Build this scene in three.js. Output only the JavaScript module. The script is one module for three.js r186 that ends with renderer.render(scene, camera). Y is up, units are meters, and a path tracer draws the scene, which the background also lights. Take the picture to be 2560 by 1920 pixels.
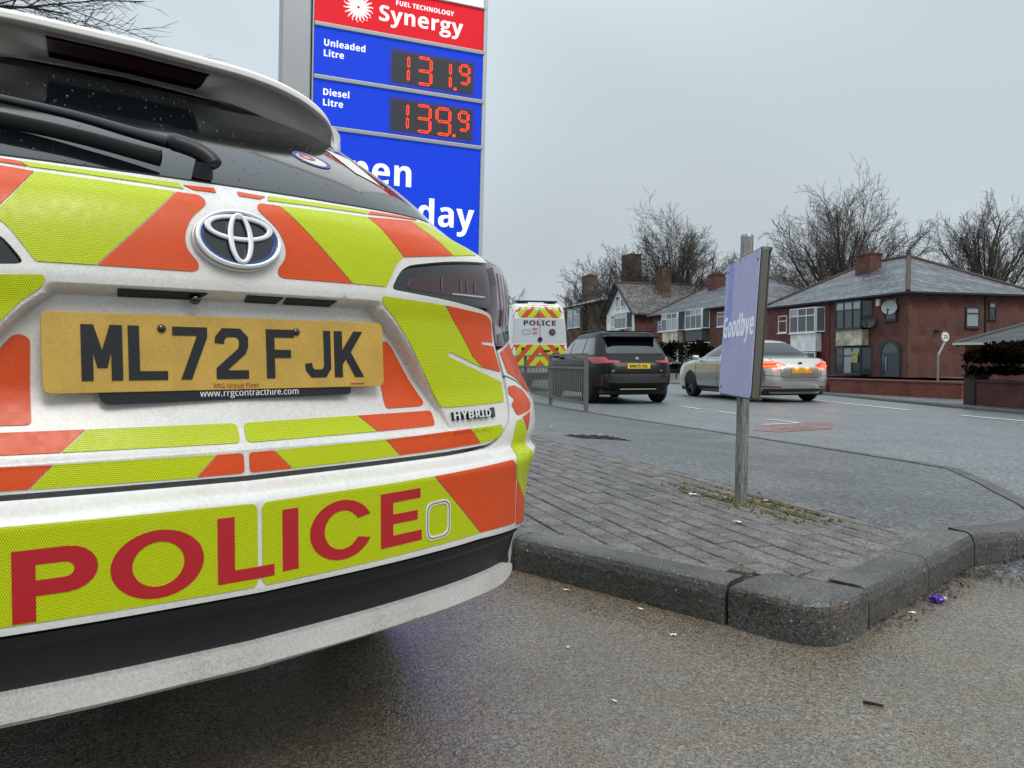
import * as THREE from 'three';
import { FontLoader } from 'three/addons/loaders/FontLoader.js';
import { TextGeometry } from 'three/addons/geometries/TextGeometry.js';
import { RoundedBoxGeometry } from 'three/addons/geometries/RoundedBoxGeometry.js';
import { mergeGeometries, mergeVertices } from 'three/addons/utils/BufferGeometryUtils.js';

// ---------------------------------------------------------------- camera, sky, sun, exposure
const scene = new THREE.Scene();
const camera = new THREE.PerspectiveCamera(53.06, 4 / 3, 0.05, 900);
camera.position.set(0, 0.83, 0);
camera.rotation.x = THREE.MathUtils.degToRad(-1.7);
const renderer = new THREE.WebGLRenderer({ antialias: true });
renderer.toneMapping = THREE.LinearToneMapping;
renderer.toneMappingExposure = 1.15;
renderer.shadowMap.enabled = true;

// overcast sky: a grey-blue cloud sheet, brighter overhead as overcast skies are
{
  const W = 256, H = 128, d = new Float32Array(W * H * 4);
  for (let j = 0; j < H; j++) {
    const el = ((j + 0.5) / H - 0.5) * Math.PI, up = Math.max(0, Math.sin(el));
    for (let i = 0; i < W; i++) {
      const az = ((i + 0.5) / W - 0.5) * Math.PI * 2;
      const c1 = Math.cos(el), soft = 1 + 0.06 * Math.sin(az * 2 + 1.1 + el * 3) * c1 + 0.045 * Math.sin(az * 5 - el * 6) * c1 * c1 + 0.036 * Math.sin(az * 9 + 2.3 * Math.sin(el * 11 + az * 3)) * c1 * c1 + 0.026 * Math.sin(el * 19 + 3 * Math.sin(az * 7 + el * 5)) * c1 * c1;
      const L = (0.595 + 0.02 * up + 1.05 * up * up * up) * soft * (1 - 0.13 * Math.cos(el) * Math.cos(az));
      const k = (j * W + i) * 4;
      d[k] = 0.865 * L; d[k + 1] = 0.985 * L; d[k + 2] = 1.06 * L; d[k + 3] = 1;
    }
  }
  const t = new THREE.DataTexture(d, W, H, THREE.RGBAFormat, THREE.FloatType);
  t.mapping = THREE.EquirectangularReflectionMapping; t.magFilter = THREE.LinearFilter; t.minFilter = THREE.LinearFilter; t.needsUpdate = true;
  scene.background = t; scene.environment = t;
}
const sun = new THREE.DirectionalLight(0xfff6ec, 1.3);
sun.position.set(14, 26, 16); sun.target.position.set(0, 0, -4);
sun.castShadow = true; sun.shadow.radius = 48; sun.shadow.mapSize.set(2048, 2048);
Object.assign(sun.shadow.camera, { left: -40, right: 40, top: 40, bottom: -40, near: 1, far: 160 });
scene.add(sun, sun.target);

// ---------------------------------------------------------------- helpers
let seed = 20250211;
const rnd = () => { seed = (seed + 0x6D2B79F5) | 0; let t = Math.imul(seed ^ (seed >>> 15), 1 | seed); t = (t + Math.imul(t ^ (t >>> 7), 61 | t)) ^ t; return ((t ^ (t >>> 14)) >>> 0) / 4294967296; };
const rr = (a, b) => a + (b - a) * rnd();
const V3 = (x, y, z) => new THREE.Vector3(x, y, z);
const lerp = (a, b, t) => a + (b - a) * t, clamp = (x, a = 0, b = 1) => Math.min(b, Math.max(a, x));
const ss = (a, b, x) => { const t = clamp((x - a) / (b - a)); return t * t * (3 - 2 * t); };
const used = {};
const numbered = (n) => { const k = used[n] = (used[n] ?? -1) + 1; return k ? `${n}_${String(k).padStart(3, '0')}` : n; };
function tag(o, label, category, group, kind) {
  if (label) o.userData.label = label; if (category) o.userData.category = category;
  if (group) o.userData.group = group; if (kind) o.userData.kind = kind; return o;
}
function shade(m) { m.castShadow = m.receiveShadow = true; return m; }
function mesh(name, geo, mat, parent) { const m = shade(new THREE.Mesh(Array.isArray(geo) ? merge(geo) : geo, mat)); m.name = parent ? name : numbered(name); (parent ?? scene).add(m); return m; }
function base(name, x = 0, y = 0, Z = 0, turn = 0) { const g = new THREE.Group(); g.name = numbered(name); g.position.set(x, y, -Z); g.rotation.y = turn; scene.add(g); return g; }
function merge(list) {
  const flat = list.map((g) => { const n = g.index ? g.toNonIndexed() : g; for (const k of Object.keys(n.attributes)) if (!['position', 'normal', 'uv'].includes(k)) n.deleteAttribute(k); return n; });
  return mergeGeometries(flat);
}
function boxUV(g) { // uv in metres, by the dominant axis of each face
  const n = g.index ? g.toNonIndexed() : g, p = n.attributes.position, uv = new Float32Array(p.count * 2), a = V3(0, 0, 0), b = V3(0, 0, 0), c = V3(0, 0, 0);
  for (let i = 0; i < p.count; i += 3) {
    a.fromBufferAttribute(p, i); b.fromBufferAttribute(p, i + 1); c.fromBufferAttribute(p, i + 2);
    const f = b.clone().sub(a).cross(c.clone().sub(a)), ax = Math.abs(f.x), ay = Math.abs(f.y), az = Math.abs(f.z);
    [a, b, c].forEach((v, k) => { const [u, w] = ay >= ax && ay >= az ? [v.x, v.z] : ax >= az ? [v.z, v.y] : [v.x, v.y]; uv[(i + k) * 2] = u; uv[(i + k) * 2 + 1] = w; });
  }
  n.setAttribute('uv', new THREE.BufferAttribute(uv, 2)); return n;
}
const boxAt = (x0, x1, y0, y1, z0, z1) => boxUV(new THREE.BoxGeometry(x1 - x0, y1 - y0, z1 - z0).translate((x0 + x1) / 2, (y0 + y1) / 2, (z0 + z1) / 2));
const rbox = (x0, x1, y0, y1, z0, z1, r = 0.01, seg = 2) => new RoundedBoxGeometry(x1 - x0, y1 - y0, z1 - z0, seg, r).translate((x0 + x1) / 2, (y0 + y1) / 2, (z0 + z1) / 2);
function tube(a, b, r0, r1 = r0, n = 10) {
  const d = b.clone().sub(a), g = new THREE.CylinderGeometry(r1, r0, d.length(), n, 1);
  g.applyQuaternion(new THREE.Quaternion().setFromUnitVectors(V3(0, 1, 0), d.clone().normalize())); return g.translate((a.x + b.x) / 2, (a.y + b.y) / 2, (a.z + b.z) / 2);
}
function pchip(T) {
  const n = T.length, x = T.map((t) => t[0]), y = T.map((t) => t[1]), h = [], d = [], m = [];
  for (let i = 0; i < n - 1; i++) { h[i] = x[i + 1] - x[i]; d[i] = (y[i + 1] - y[i]) / h[i]; }
  m[0] = d[0]; m[n - 1] = d[n - 2];
  for (let i = 1; i < n - 1; i++) { if (d[i - 1] * d[i] > 0) { const w1 = 2 * h[i] + h[i - 1], w2 = h[i] + 2 * h[i - 1]; m[i] = (w1 + w2) / (w1 / d[i - 1] + w2 / d[i]); } else m[i] = 0; }
  return (v) => {
    v = clamp(v, x[0], x[n - 1]); let i = 0; while (i < n - 2 && v >= x[i + 1]) i++;
    const t = (v - x[i]) / h[i], t2 = t * t, t3 = t2 * t;
    return (2 * t3 - 3 * t2 + 1) * y[i] + (t3 - 2 * t2 + t) * h[i] * m[i] + (3 * t2 - 2 * t3) * y[i + 1] + (t3 - t2) * h[i] * m[i + 1];
  };
}
// rounded outline: points [x, y, radius]
function rounded(pts, n = 5) {
  const out = [], N = pts.length;
  for (let i = 0; i < N; i++) {
    const p = pts[i], r = p[2] ?? 0;
    if (!r) { out.push([p[0], p[1]]); continue; }
    const a = pts[(i + N - 1) % N], b = pts[(i + 1) % N], la = Math.hypot(a[0] - p[0], a[1] - p[1]), lb = Math.hypot(b[0] - p[0], b[1] - p[1]);
    const ka = Math.min(r, la * 0.49) / la, kb = Math.min(r, lb * 0.49) / lb, A = [lerp(p[0], a[0], ka), lerp(p[1], a[1], ka)], B = [lerp(p[0], b[0], kb), lerp(p[1], b[1], kb)];
    for (let k = 0; k <= n; k++) { const t = k / n; out.push([(1 - t) * (1 - t) * A[0] + 2 * t * (1 - t) * p[0] + t * t * B[0], (1 - t) * (1 - t) * A[1] + 2 * t * (1 - t) * p[1] + t * t * B[1]]); }
  }
  return out;
}
const rect = (x0, x1, y0, y1, r = 0) => rounded([[x0, y0, r], [x1, y0, r], [x1, y1, r], [x0, y1, r]]);
const mirror = (pts) => pts.map((p) => [-p[0], ...p.slice(1)]).reverse();
// a sheet with any outline laid on a curved surface: outline in (p, q), map(p, q) -> point
function patch(poly, map, L = 0.02, { off = 0, holes = [], thick = 0, uvScale = 1 } = {}) {
  const E = 1e-4;
  const at = (p, q) => { const P = map(p, q), n = map(p + E, q).sub(P).cross(map(p, q + E).sub(P)).normalize(); return [P.addScaledVector(n, off), n]; };
  const fix = (pl, ccw) => (THREE.ShapeUtils.isClockWise(pl.map((v) => new THREE.Vector2(...v))) === ccw ? [...pl].reverse() : pl);
  const outer = fix(poly, true), hs = holes.map((h) => fix(h, false));
  const c2 = outer.map((v) => new THREE.Vector2(v[0], v[1])), h2 = hs.map((h) => h.map((v) => new THREE.Vector2(v[0], v[1])));
  let tris = THREE.ShapeUtils.triangulateShape(c2, h2);
  const v2 = [...c2, ...h2.flat()].map((v) => [v.x, v.y]), P3 = [], N3 = [];
  const need = (i) => { if (!P3[i]) [P3[i], N3[i]] = at(...v2[i]); return P3[i]; };
  for (let it = 0; it < 9; it++) {
    const mid = new Map(), next = []; let split = 0;
    const long = (i, j) => need(i).distanceTo(need(j)) > L;
    const m = (i, j) => { const k = i < j ? i * 1e7 + j : j * 1e7 + i; if (!mid.has(k)) { v2.push([(v2[i][0] + v2[j][0]) / 2, (v2[i][1] + v2[j][1]) / 2]); mid.set(k, v2.length - 1); } return mid.get(k); };
    for (const [a, b, c] of tris) {
      const e = [long(a, b), long(b, c), long(c, a)], n = e[0] + e[1] + e[2];
      if (!n) { next.push([a, b, c]); continue; } split++;
      if (n === 3) { const x = m(a, b), y = m(b, c), z = m(c, a); next.push([a, x, z], [x, b, y], [z, y, c], [x, y, z]); continue; }
      const [p, q, r] = n === 1 ? (e[0] ? [a, b, c] : e[1] ? [b, c, a] : [c, a, b]) : (!e[0] ? [a, b, c] : !e[1] ? [b, c, a] : [c, a, b]);
      if (n === 1) { const x = m(p, q); next.push([p, x, r], [x, q, r]); } else { const y = m(q, r), z = m(r, p); next.push([r, z, y], [p, q, y], [p, y, z]); }
    }
    tris = next; if (!split) break;
  }
  const pos = [], nor = [], uv = [], idx = [];
  v2.forEach((v, i) => { need(i); pos.push(P3[i].x, P3[i].y, P3[i].z); nor.push(N3[i].x, N3[i].y, N3[i].z); uv.push(v[0] * uvScale, v[1] * uvScale); });
  for (const t of tris) idx.push(...t);
  if (thick) for (const ring of [outer, ...hs]) for (let i = 0; i < ring.length; i++) {
    const a = ring[i], b = ring[(i + 1) % ring.length], n = Math.max(1, Math.ceil(map(...a).distanceTo(map(...b)) / Math.max(L, 0.01)));
    for (let k = 0; k < n; k++) {
      const p = [lerp(a[0], b[0], k / n), lerp(a[1], b[1], k / n)], q = [lerp(a[0], b[0], (k + 1) / n), lerp(a[1], b[1], (k + 1) / n)];
      const [A, na] = at(...p), [B, nb] = at(...q), A2 = A.clone().addScaledVector(na, -thick), B2 = B.clone().addScaledVector(nb, -thick), nn = B.clone().sub(A).cross(na).normalize(), o = pos.length / 3;
      for (const [w, s] of [[A, p], [B, q], [B2, q], [A2, p]]) { pos.push(w.x, w.y, w.z); nor.push(nn.x, nn.y, nn.z); uv.push(s[0] * uvScale, s[1] * uvScale); }
      idx.push(o, o + 2, o + 1, o, o + 3, o + 2);
    }
  }
  const g = new THREE.BufferGeometry();
  g.setAttribute('position', new THREE.Float32BufferAttribute(pos, 3)); g.setAttribute('normal', new THREE.Float32BufferAttribute(nor, 3)); g.setAttribute('uv', new THREE.Float32BufferAttribute(uv, 2)); g.setIndex(idx);
  return g;
}
function gridGeo(nu, nv, fn, closeU = false) { // fn(u, v) -> Vector3, smooth normals
  const pos = [], uv = [], idx = [];
  for (let j = 0; j <= nv; j++) for (let i = 0; i <= nu; i++) { const p = fn(i / nu, j / nv); pos.push(p.x, p.y, p.z); uv.push(p.u ?? i / nu, p.v ?? j / nv); }
  for (let j = 0; j < nv; j++) for (let i = 0; i < nu; i++) { const a = j * (nu + 1) + i, b = a + 1, c = a + nu + 1, d = c + 1; idx.push(a, b, d, a, d, c); }
  const g = new THREE.BufferGeometry(); g.setAttribute('position', new THREE.Float32BufferAttribute(pos, 3)); g.setAttribute('uv', new THREE.Float32BufferAttribute(uv, 2)); g.setIndex(idx); g.computeVertexNormals(); return g;
}
// outline of a stroked centre line
function stroke(pts, w, cap = 0) {
  const L = [], R = [];
  pts.forEach((p, i) => {
    const a = pts[Math.max(0, i - 1)], b = pts[Math.min(pts.length - 1, i + 1)], d1 = [p[0] - a[0], p[1] - a[1]], d2 = [b[0] - p[0], b[1] - p[1]];
    const u1 = Math.hypot(...d1) ? d1.map((v) => v / Math.hypot(...d1)) : d2.map((v) => v / Math.hypot(...d2)), u2 = Math.hypot(...d2) ? d2.map((v) => v / Math.hypot(...d2)) : u1;
    const n = [-(u1[1] + u2[1]), u1[0] + u2[0]], l = Math.hypot(...n); n[0] /= l; n[1] /= l; const k = w / 2 / Math.max(0.35, n[0] * -u1[1] + n[1] * u1[0]);
    L.push([p[0] + n[0] * k, p[1] + n[1] * k]); R.push([p[0] - n[0] * k, p[1] - n[1] * k]);
  });
  return [...L, ...R.reverse()];
}
const ellipse = (cx, cy, rx, ry, n = 40, a0 = 0, a1 = Math.PI * 2) => Array.from({ length: n }, (_, i) => { const a = a0 + (a1 - a0) * i / (Math.abs(a1 - a0 - Math.PI * 2) < 1e-6 ? n : n - 1); return [cx + rx * Math.cos(a), cy + ry * Math.sin(a)]; });
const flat = (p, q) => V3(p, q, 0);
function slab(poly, depth, { bevel = 0, holes = [] } = {}) { // an outline given thickness, front face at z = 0
  const s = new THREE.Shape(poly.map((p) => new THREE.Vector2(p[0], p[1]))); holes.forEach((h) => s.holes.push(new THREE.Path(h.map((p) => new THREE.Vector2(p[0], p[1])))));
  return new THREE.ExtrudeGeometry(s, { depth: depth - 2 * bevel, bevelEnabled: bevel > 0, bevelThickness: bevel, bevelSize: bevel, bevelOffset: -bevel, bevelSegments: 2 }).translate(0, 0, -depth + bevel);
}
const font = await new FontLoader().loadAsync('fonts/droid/droid_sans_bold.typeface.json');
const fontR = await new FontLoader().loadAsync('fonts/droid/droid_sans_regular.typeface.json');
function text(str, size, { f = font, depth = 0.002, w = 1, centre = false } = {}) {
  const g = new TextGeometry(str, { font: f, size, depth, curveSegments: 5, bevelEnabled: false }); g.computeBoundingBox(); // size: height of a capital
  const hh = new TextGeometry('H', { font: f, size: 1, depth: 0.1, bevelEnabled: false }); hh.computeBoundingBox(); const sc = 1 / (hh.boundingBox.max.y - hh.boundingBox.min.y); g.scale(sc, sc, 1); g.computeBoundingBox();
  const b = g.boundingBox; g.translate(-(centre ? (b.min.x + b.max.x) / 2 : b.min.x), 0, 0); g.scale(w, 1, 1); return g;
}

// ---------------------------------------------------------------- textures and materials
function lattice(n, s) { let q = s; const r = () => ((q = (Math.imul(q, 1664525) + 1013904223) | 0) >>> 0) / 4294967296; return Float32Array.from({ length: n * n }, r); }
function noiseField(size, period, s) { // tiling smooth noise with `period` cells across
  const g = lattice(period, s), out = new Float32Array(size * size);
  for (let y = 0; y < size; y++) { const fy = y * period / size, iy = Math.floor(fy), ty = fy - iy, wy = ty * ty * (3 - 2 * ty), r0 = (iy % period) * period, r1 = ((iy + 1) % period) * period;
    for (let x = 0; x < size; x++) { const fx = x * period / size, ix = Math.floor(fx), tx = fx - ix, wx = tx * tx * (3 - 2 * tx), c0 = ix % period, c1 = (ix + 1) % period;
      out[y * size + x] = lerp(lerp(g[r0 + c0], g[r0 + c1], wx), lerp(g[r1 + c0], g[r1 + c1], wx), wy); } }
  return out;
}
function tex(size, rep, fn, srgb = true) {
  const d = new Uint8Array(size * size * 4);
  for (let i = 0; i < size * size; i++) { const c = fn(i, i % size, (i / size) | 0); d[i * 4] = clamp(c[0], 0, 255); d[i * 4 + 1] = clamp(c[1], 0, 255); d[i * 4 + 2] = clamp(c[2], 0, 255); d[i * 4 + 3] = 255; }
  const t = new THREE.DataTexture(d, size, size); t.wrapS = t.wrapT = THREE.RepeatWrapping; t.magFilter = THREE.LinearFilter; t.minFilter = THREE.LinearMipmapLinearFilter; t.generateMipmaps = true;
  if (srgb) t.colorSpace = THREE.SRGBColorSpace; t.repeat.set(rep, rep); t.needsUpdate = true; return t;
}
const mat = (c, roughness = 0.6, o = {}) => new THREE.MeshStandardMaterial({ color: c, roughness, ...o });
const phys = (c, roughness = 0.4, o = {}) => new THREE.MeshPhysicalMaterial({ color: c, roughness, ...o });
// speckled mineral surface: stone colours mixed grain by grain
function mineral(size, tile, base, spread, { fine = 256, mid = 64, big = 6, fleck = 0.985, fleckCol = [205, 200, 190], stain = 0.16, tint = [0, 0, 0], bump = 0.004, rough = 0.6, s = 1, dark = 0.5 } = {}) {
  const a = noiseField(size, fine, s * 7 + 1), b = noiseField(size, mid, s * 7 + 2), c = noiseField(size, big, s * 7 + 3), e = noiseField(size, big * 3, s * 7 + 4), f = noiseField(size, fine, s * 7 + 5), g2 = noiseField(size, Math.round(fine / 2), s * 7 + 6);
  const map = tex(size, 1 / tile, (i) => {
    const g = (a[i] - 0.5) * 1.3 + (g2[i] - 0.5) * 0.7 + (b[i] - 0.5) * 0.3, st = 1 - stain * (c[i] * 0.65 + e[i] * 0.35 - 0.5) * 2, k = (1 + g * spread) * st;
    if (f[i] > fleck) return fleckCol.map((v) => v * (0.8 + 0.4 * a[i]));
    const dk = f[i] < 0.16 ? dark : 1, w = (e[i] - 0.5) * 2;
    return [(base[0] + tint[0] * w) * k * dk, (base[1] + tint[1] * w) * k * dk, (base[2] + tint[2] * w) * k * dk];
  });
  const bm = tex(size, 1 / tile, (i) => { const v = 128 + ((a[i] - 0.5) * 0.7 + (g2[i] - 0.5) * 0.6 + (b[i] - 0.5) * 0.4) * 150; return [v, v, v]; }, false);
  const rm = tex(size, 1 / tile, (i) => { const v = 255 * clamp(rough + (e[i] - 0.5) * 0.14 + (c[i] - 0.5) * 0.16 + (a[i] - 0.5) * 0.2); return [v, v, v]; }, false);
  return new THREE.MeshStandardMaterial({ map, bumpMap: bm, bumpScale: bump, roughnessMap: rm, roughness: 1 });
}
const M = {
  forecourt: mineral(1024, 0.8, [110, 102, 90], 0.44, { fine: 256, mid: 128, big: 4, stain: 0.10, tint: [3, 1, -3], fleckCol: [170, 164, 150], bump: 0.0022, rough: 0.27, s: 3, dark: 0.55 }),
  road: mineral(1024, 2.4, [108, 113, 114], 0.42, { fine: 256, mid: 128, stain: 0.05, tint: [2, 2, 2], bump: 0.003, rough: 0.48, s: 5, dark: 0.6 }),
  tarmac: mineral(1024, 2.4, [88, 90, 91], 0.5, { fine: 256, mid: 128, stain: 0.12, tint: [2, 3, 4], bump: 0.004, rough: 0.46, s: 9, dark: 0.55 }),
  kerb: mineral(512, 0.7, [76, 74, 70], 0.26, { fine: 128, mid: 40, big: 4, fleck: 0.955, stain: 0.25, tint: [4, 2, 0], bump: 0.0015, rough: 0.45, s: 11, dark: 0.6 }),
  kerbCast: mineral(512, 0.5, [76, 74, 70], 0.4, { fine: 128, mid: 40, big: 4, fleck: 0.93, fleckCol: [190, 180, 160], stain: 0.3, tint: [9, 4, 0], bump: 0.003, rough: 0.45, s: 12, dark: 0.45 }),
  soil: mineral(512, 1.0, [44, 42, 36], 0.5, { fine: 128, s: 13 }),
  granite: mineral(512, 0.8, [120, 118, 112], 0.35, { fine: 128, s: 14, stain: 0.2 }),
};
M.pavers = [[98, 94, 88], [102, 97, 91], [94, 91, 86], [100, 94, 88]].map((c, i) => mineral(256, 0.42, c, 0.42, { fine: 96, mid: 32, big: 4, fleck: 0.965, fleckCol: [185, 182, 176], stain: 0.2, tint: [4, 0, -2], bump: 0.003, rough: 0.55, s: 20 + i, dark: 0.6 }));
const glassDark = phys(0x0a0c0e, 0.06, { clearcoat: 1, clearcoatRoughness: 0.03 });
const chrome = mat(0xd6d9dc, 0.12, { metalness: 1 });
const galv = mat(0x8d918f, 0.42, { metalness: 0.85 });
const blackPlastic = mat(0x15171a, 0.5);
const rubber = mat(0x141414, 0.85);
// ---------------------------------------------------------------- ground: terrain, road, forecourt, island with block paving, footways
const roadY = (Z) => -0.1 * ss(3.5, 15, Z);
const ground = (name, poly, yf, m, L = 2) => { const o = mesh(name, patch(poly, (x, z) => V3(x, yf(x, z), -z), L), m); o.userData.kind = 'structure'; return o; };
const E1 = [0.3195, -0.9476], E2 = [0.9476, 0.3195], dBorder = (x, z) => E2[0] * (x - 1.70) + E2[1] * (z - 3.06);
const footY = (x, z) => lerp(0.127, roadY(z) + 0.035, ss(0, 1.9, dBorder(x, z)));
M.verge = mineral(512, 3, [70, 72, 58], 0.5, { fine: 128, s: 31, tint: [10, 4, -8] });
ground('terrain', [[-420, -60], [420, -60], [420, 700], [-420, 700]], () => -0.32, M.verge, 300);
const rightKerb = [[11, -16], [9.6, 2], [8.95, 13.3], [8.72, 17.5], [8.6, 22], [6.9, 30], [0.2, 56], [-7.8, 86]];
ground('road', [[-30, -16], ...rightKerb, [-18.4, 86], [-9, 50], [-30, 50]], (x, z) => roadY(z) - 0.006, M.road, 3);
ground('forecourt', [[-30, -14], [7.25, -14], [1.87, 3.04], [1.2, 5], [-30, 5]], () => 0, M.forecourt, 6);
const outerKerb = [[1.105, 2.35], [1.88, 3.10], [2.12, 3.20], [2.42, 3.42], [2.68, 3.72], [2.86, 4.1], [3.02, 4.55], [3.18, 5.0], [3.38, 5.75], [3.16, 6.75], [2.76, 8.35], [1.43, 13.35], [-3.5, 31], [-11.4, 60]];
ground('footway', [[-0.28, 8.82], [1.665, 3.05], [1.79, 3.19], [2.05, 3.31], [2.33, 3.52], [2.57, 3.80], [2.74, 4.15], [2.9, 4.6], [3.06, 5.05], [3.25, 5.75], [3.03, 6.7], [2.63, 8.3], [1.3, 13.3], [-3.62, 31], [-11.5, 60], [-40, 60], [-40, 8.82]], footY, M.tarmac, 0.35);
ground('far_footway', [...rightKerb.map((p) => [p[0] + 0.12, p[1]]), [-4, 86], [3.5, 56], [10.4, 30], [14, 24], [14, 10], [16, -16]], (x, z) => roadY(z) + 0.06, M.tarmac, 3);
// island: bedding under the blocks, kerb stones, corner stone
const island = ground('paving_bed', [[-0.4, 8.9], [-9, 8.9], [-9, 11.7], [0.70, 2.50], [0.84, 2.40], [0.98, 2.42], [1.72, 3.10]], () => 0.112, M.soil, 0.6);
function kerbStone(A, B, yA, yB, dark) { // A -> B along the outer foot, pavement on the left
  const dx = B[0] - A[0], dz = B[1] - A[1], l = Math.hypot(dx, dz), n = [-dz / l, dx / l], g = 0.003 / l, a = [lerp(A[0], B[0], g), lerp(A[1], B[1], g)], b = [lerp(B[0], A[0], g), lerp(B[1], A[1], g)];
  const prof = [[0, -0.12, 0], [0.004, 0, 1], [0.012, -0.022, 2], [0.02, -0.009, 2], [0.032, -0.002, 2], [0.048, 0, 2], [0.125, 0.001, 2], [0.127, -0.12, 0]];
  const pt = (p, q, y) => { const hh = p[2] === 0 ? -0.12 : p[2] === 1 ? Math.max(-0.1, y - 0.045) : y + p[1]; return V3(q[0] + n[0] * p[0], hh, -(q[1] + n[1] * p[0])); };
  const pos = [], quad = (p, q, r, s) => pos.push(p, q, r, p, r, s);
  for (let i = 0; i < prof.length - 1; i++) quad(pt(prof[i], a, yA), pt(prof[i], b, yB), pt(prof[i + 1], b, yB), pt(prof[i + 1], a, yA));
  for (const [q, y, f] of [[a, yA, 1], [b, yB, 0]]) for (let i = 1; i < prof.length - 1; i++) f ? pos.push(pt(prof[0], q, y), pt(prof[i], q, y), pt(prof[i + 1], q, y)) : pos.push(pt(prof[0], q, y), pt(prof[i + 1], q, y), pt(prof[i], q, y));
  const geo = new THREE.BufferGeometry().setFromPoints(pos); geo.setAttribute('uv', new THREE.BufferAttribute(new Float32Array(pos.length * 2), 2)); const u = boxUV(geo); u.computeVertexNormals();
  return u;
}
{
  const k = base('island_kerb'); tag(k, 'wet grey concrete kerb stones edging the block paved island', 'kerb', null, 'structure');
  const left = [[0.668, 2.392], [0.005, 3.031], [-0.655, 3.667], [-1.315, 4.303], [-1.975, 4.94], [-2.63, 5.57], [-3.29, 6.2]];
  for (let i = 0; i < left.length - 1; i++) mesh('kerb_stone', kerbStone(left[i + 1], left[i], 0.132, 0.132), M.kerb, k);
  const pts = [];   // right-hand run cut into stones
  const step = (i) => (i < 1 ? 0.62 : i < 8 ? 0.5 : 0.915);
  for (let i = 0; i < outerKerb.length - 1; i++) { const A = outerKerb[i], B = outerKerb[i + 1], n = Math.max(1, Math.min(12, Math.round(Math.hypot(B[0] - A[0], B[1] - A[1]) / step(i)))); for (let j = 0; j < n; j++) pts.push([lerp(A[0], B[0], j / n), lerp(A[1], B[1], j / n)]); }
  pts.push(outerKerb.at(-1));
  for (let i = 0; i < pts.length - 1; i++) { const y = (p) => (p[1] < 3.05 ? 0.132 : footY(p[0] - 0.08, p[1]) + 0.005); mesh('kerb_stone', kerbStone(pts[i], pts[i + 1], y(pts[i]), y(pts[i + 1])), M.kerb, k); }
  // rounded corner stone
  const s = new THREE.Shape(rounded([[0.678, 2.392], [0.775, 2.262, 0.08], [0.905, 2.195, 0.12], [1.02, 2.262, 0.08], [1.098, 2.348], [1.012, 2.425], [0.868, 2.532, 0.03], [0.825, 2.525, 0.02], [0.762, 2.478]], 6).map((p) => new THREE.Vector2(p[0], p[1])));
  const g = new THREE.ExtrudeGeometry(s, { depth: 0.13, bevelEnabled: true, bevelThickness: 0.03, bevelSize: 0.03, bevelOffset: -0.03, bevelSegments: 4, curveSegments: 8 });
  g.rotateX(-Math.PI / 2).translate(0, -0.03 + 0.004, 0);
  mesh('corner_stone', boxUV(g), M.kerbCast, k).geometry.computeVertexNormals();
  // opposite kerb of the road
  const r = base('road_kerb'); tag(r, 'low grey kerb along the far side of the road', 'kerb', null, 'structure');
  const rp = []; for (let i = 1; i < 5; i++) { const A = rightKerb[i], B = rightKerb[i + 1], n = Math.round(Math.hypot(B[0] - A[0], B[1] - A[1]) / 1.8); for (let j = 0; j < n; j++) rp.push([lerp(A[0], B[0], j / n), lerp(A[1], B[1], j / n)]); }
  for (let i = 0; i < rp.length - 1; i++) mesh('kerb_stone', kerbStone(rp[i + 1], rp[i], roadY(rp[i + 1][1]) + 0.066, roadY(rp[i][1]) + 0.066), M.kerb, r).position.set(0, 0, 0);
}
// block paving, every block its own stone
function clipConvex(poly, region) {
  let out = poly;
  for (let i = 0; i < region.length && out.length; i++) {
    const a = region[i], b = region[(i + 1) % region.length], side = (p) => (b[0] - a[0]) * (p[1] - a[1]) - (b[1] - a[1]) * (p[0] - a[0]), inp = out; out = [];
    for (let j = 0; j < inp.length; j++) { const p = inp[j], q = inp[(j + 1) % inp.length], sp = side(p), sq = side(q); if (sp >= 0) out.push(p); if (sp * sq < 0) { const t = sp / (sp - sq); out.push([lerp(p[0], q[0], t), lerp(p[1], q[1], t)]); } }
  }
  return out;
}
const area = (p) => { let a = 0; for (let i = 0; i < p.length; i++) { const q = p[(i + 1) % p.length]; a += p[i][0] * q[1] - q[0] * p[i][1]; } return a / 2; };
function block(poly, parent, i) {
  const s = new THREE.Shape(poly.map((p) => new THREE.Vector2(p[0], p[1])));
  const g = new THREE.ExtrudeGeometry(s, { depth: 0.02, bevelEnabled: true, bevelThickness: 0.004, bevelSize: 0.004, bevelOffset: -0.004, bevelSegments: 1 });
  g.rotateX(-Math.PI / 2).translate(0, 0.102 + rr(-0.0022, 0.0022), 0);
  const u = boxUV(g), uv = u.attributes.uv, o = [rnd() * 3, rnd() * 3]; for (let k = 0; k < uv.count; k++) uv.setXY(k, uv.getX(k) + o[0], uv.getY(k) + o[1]);
  mesh('paving_block', u, M.pavers[i % M.pavers.length], parent);
}
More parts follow.
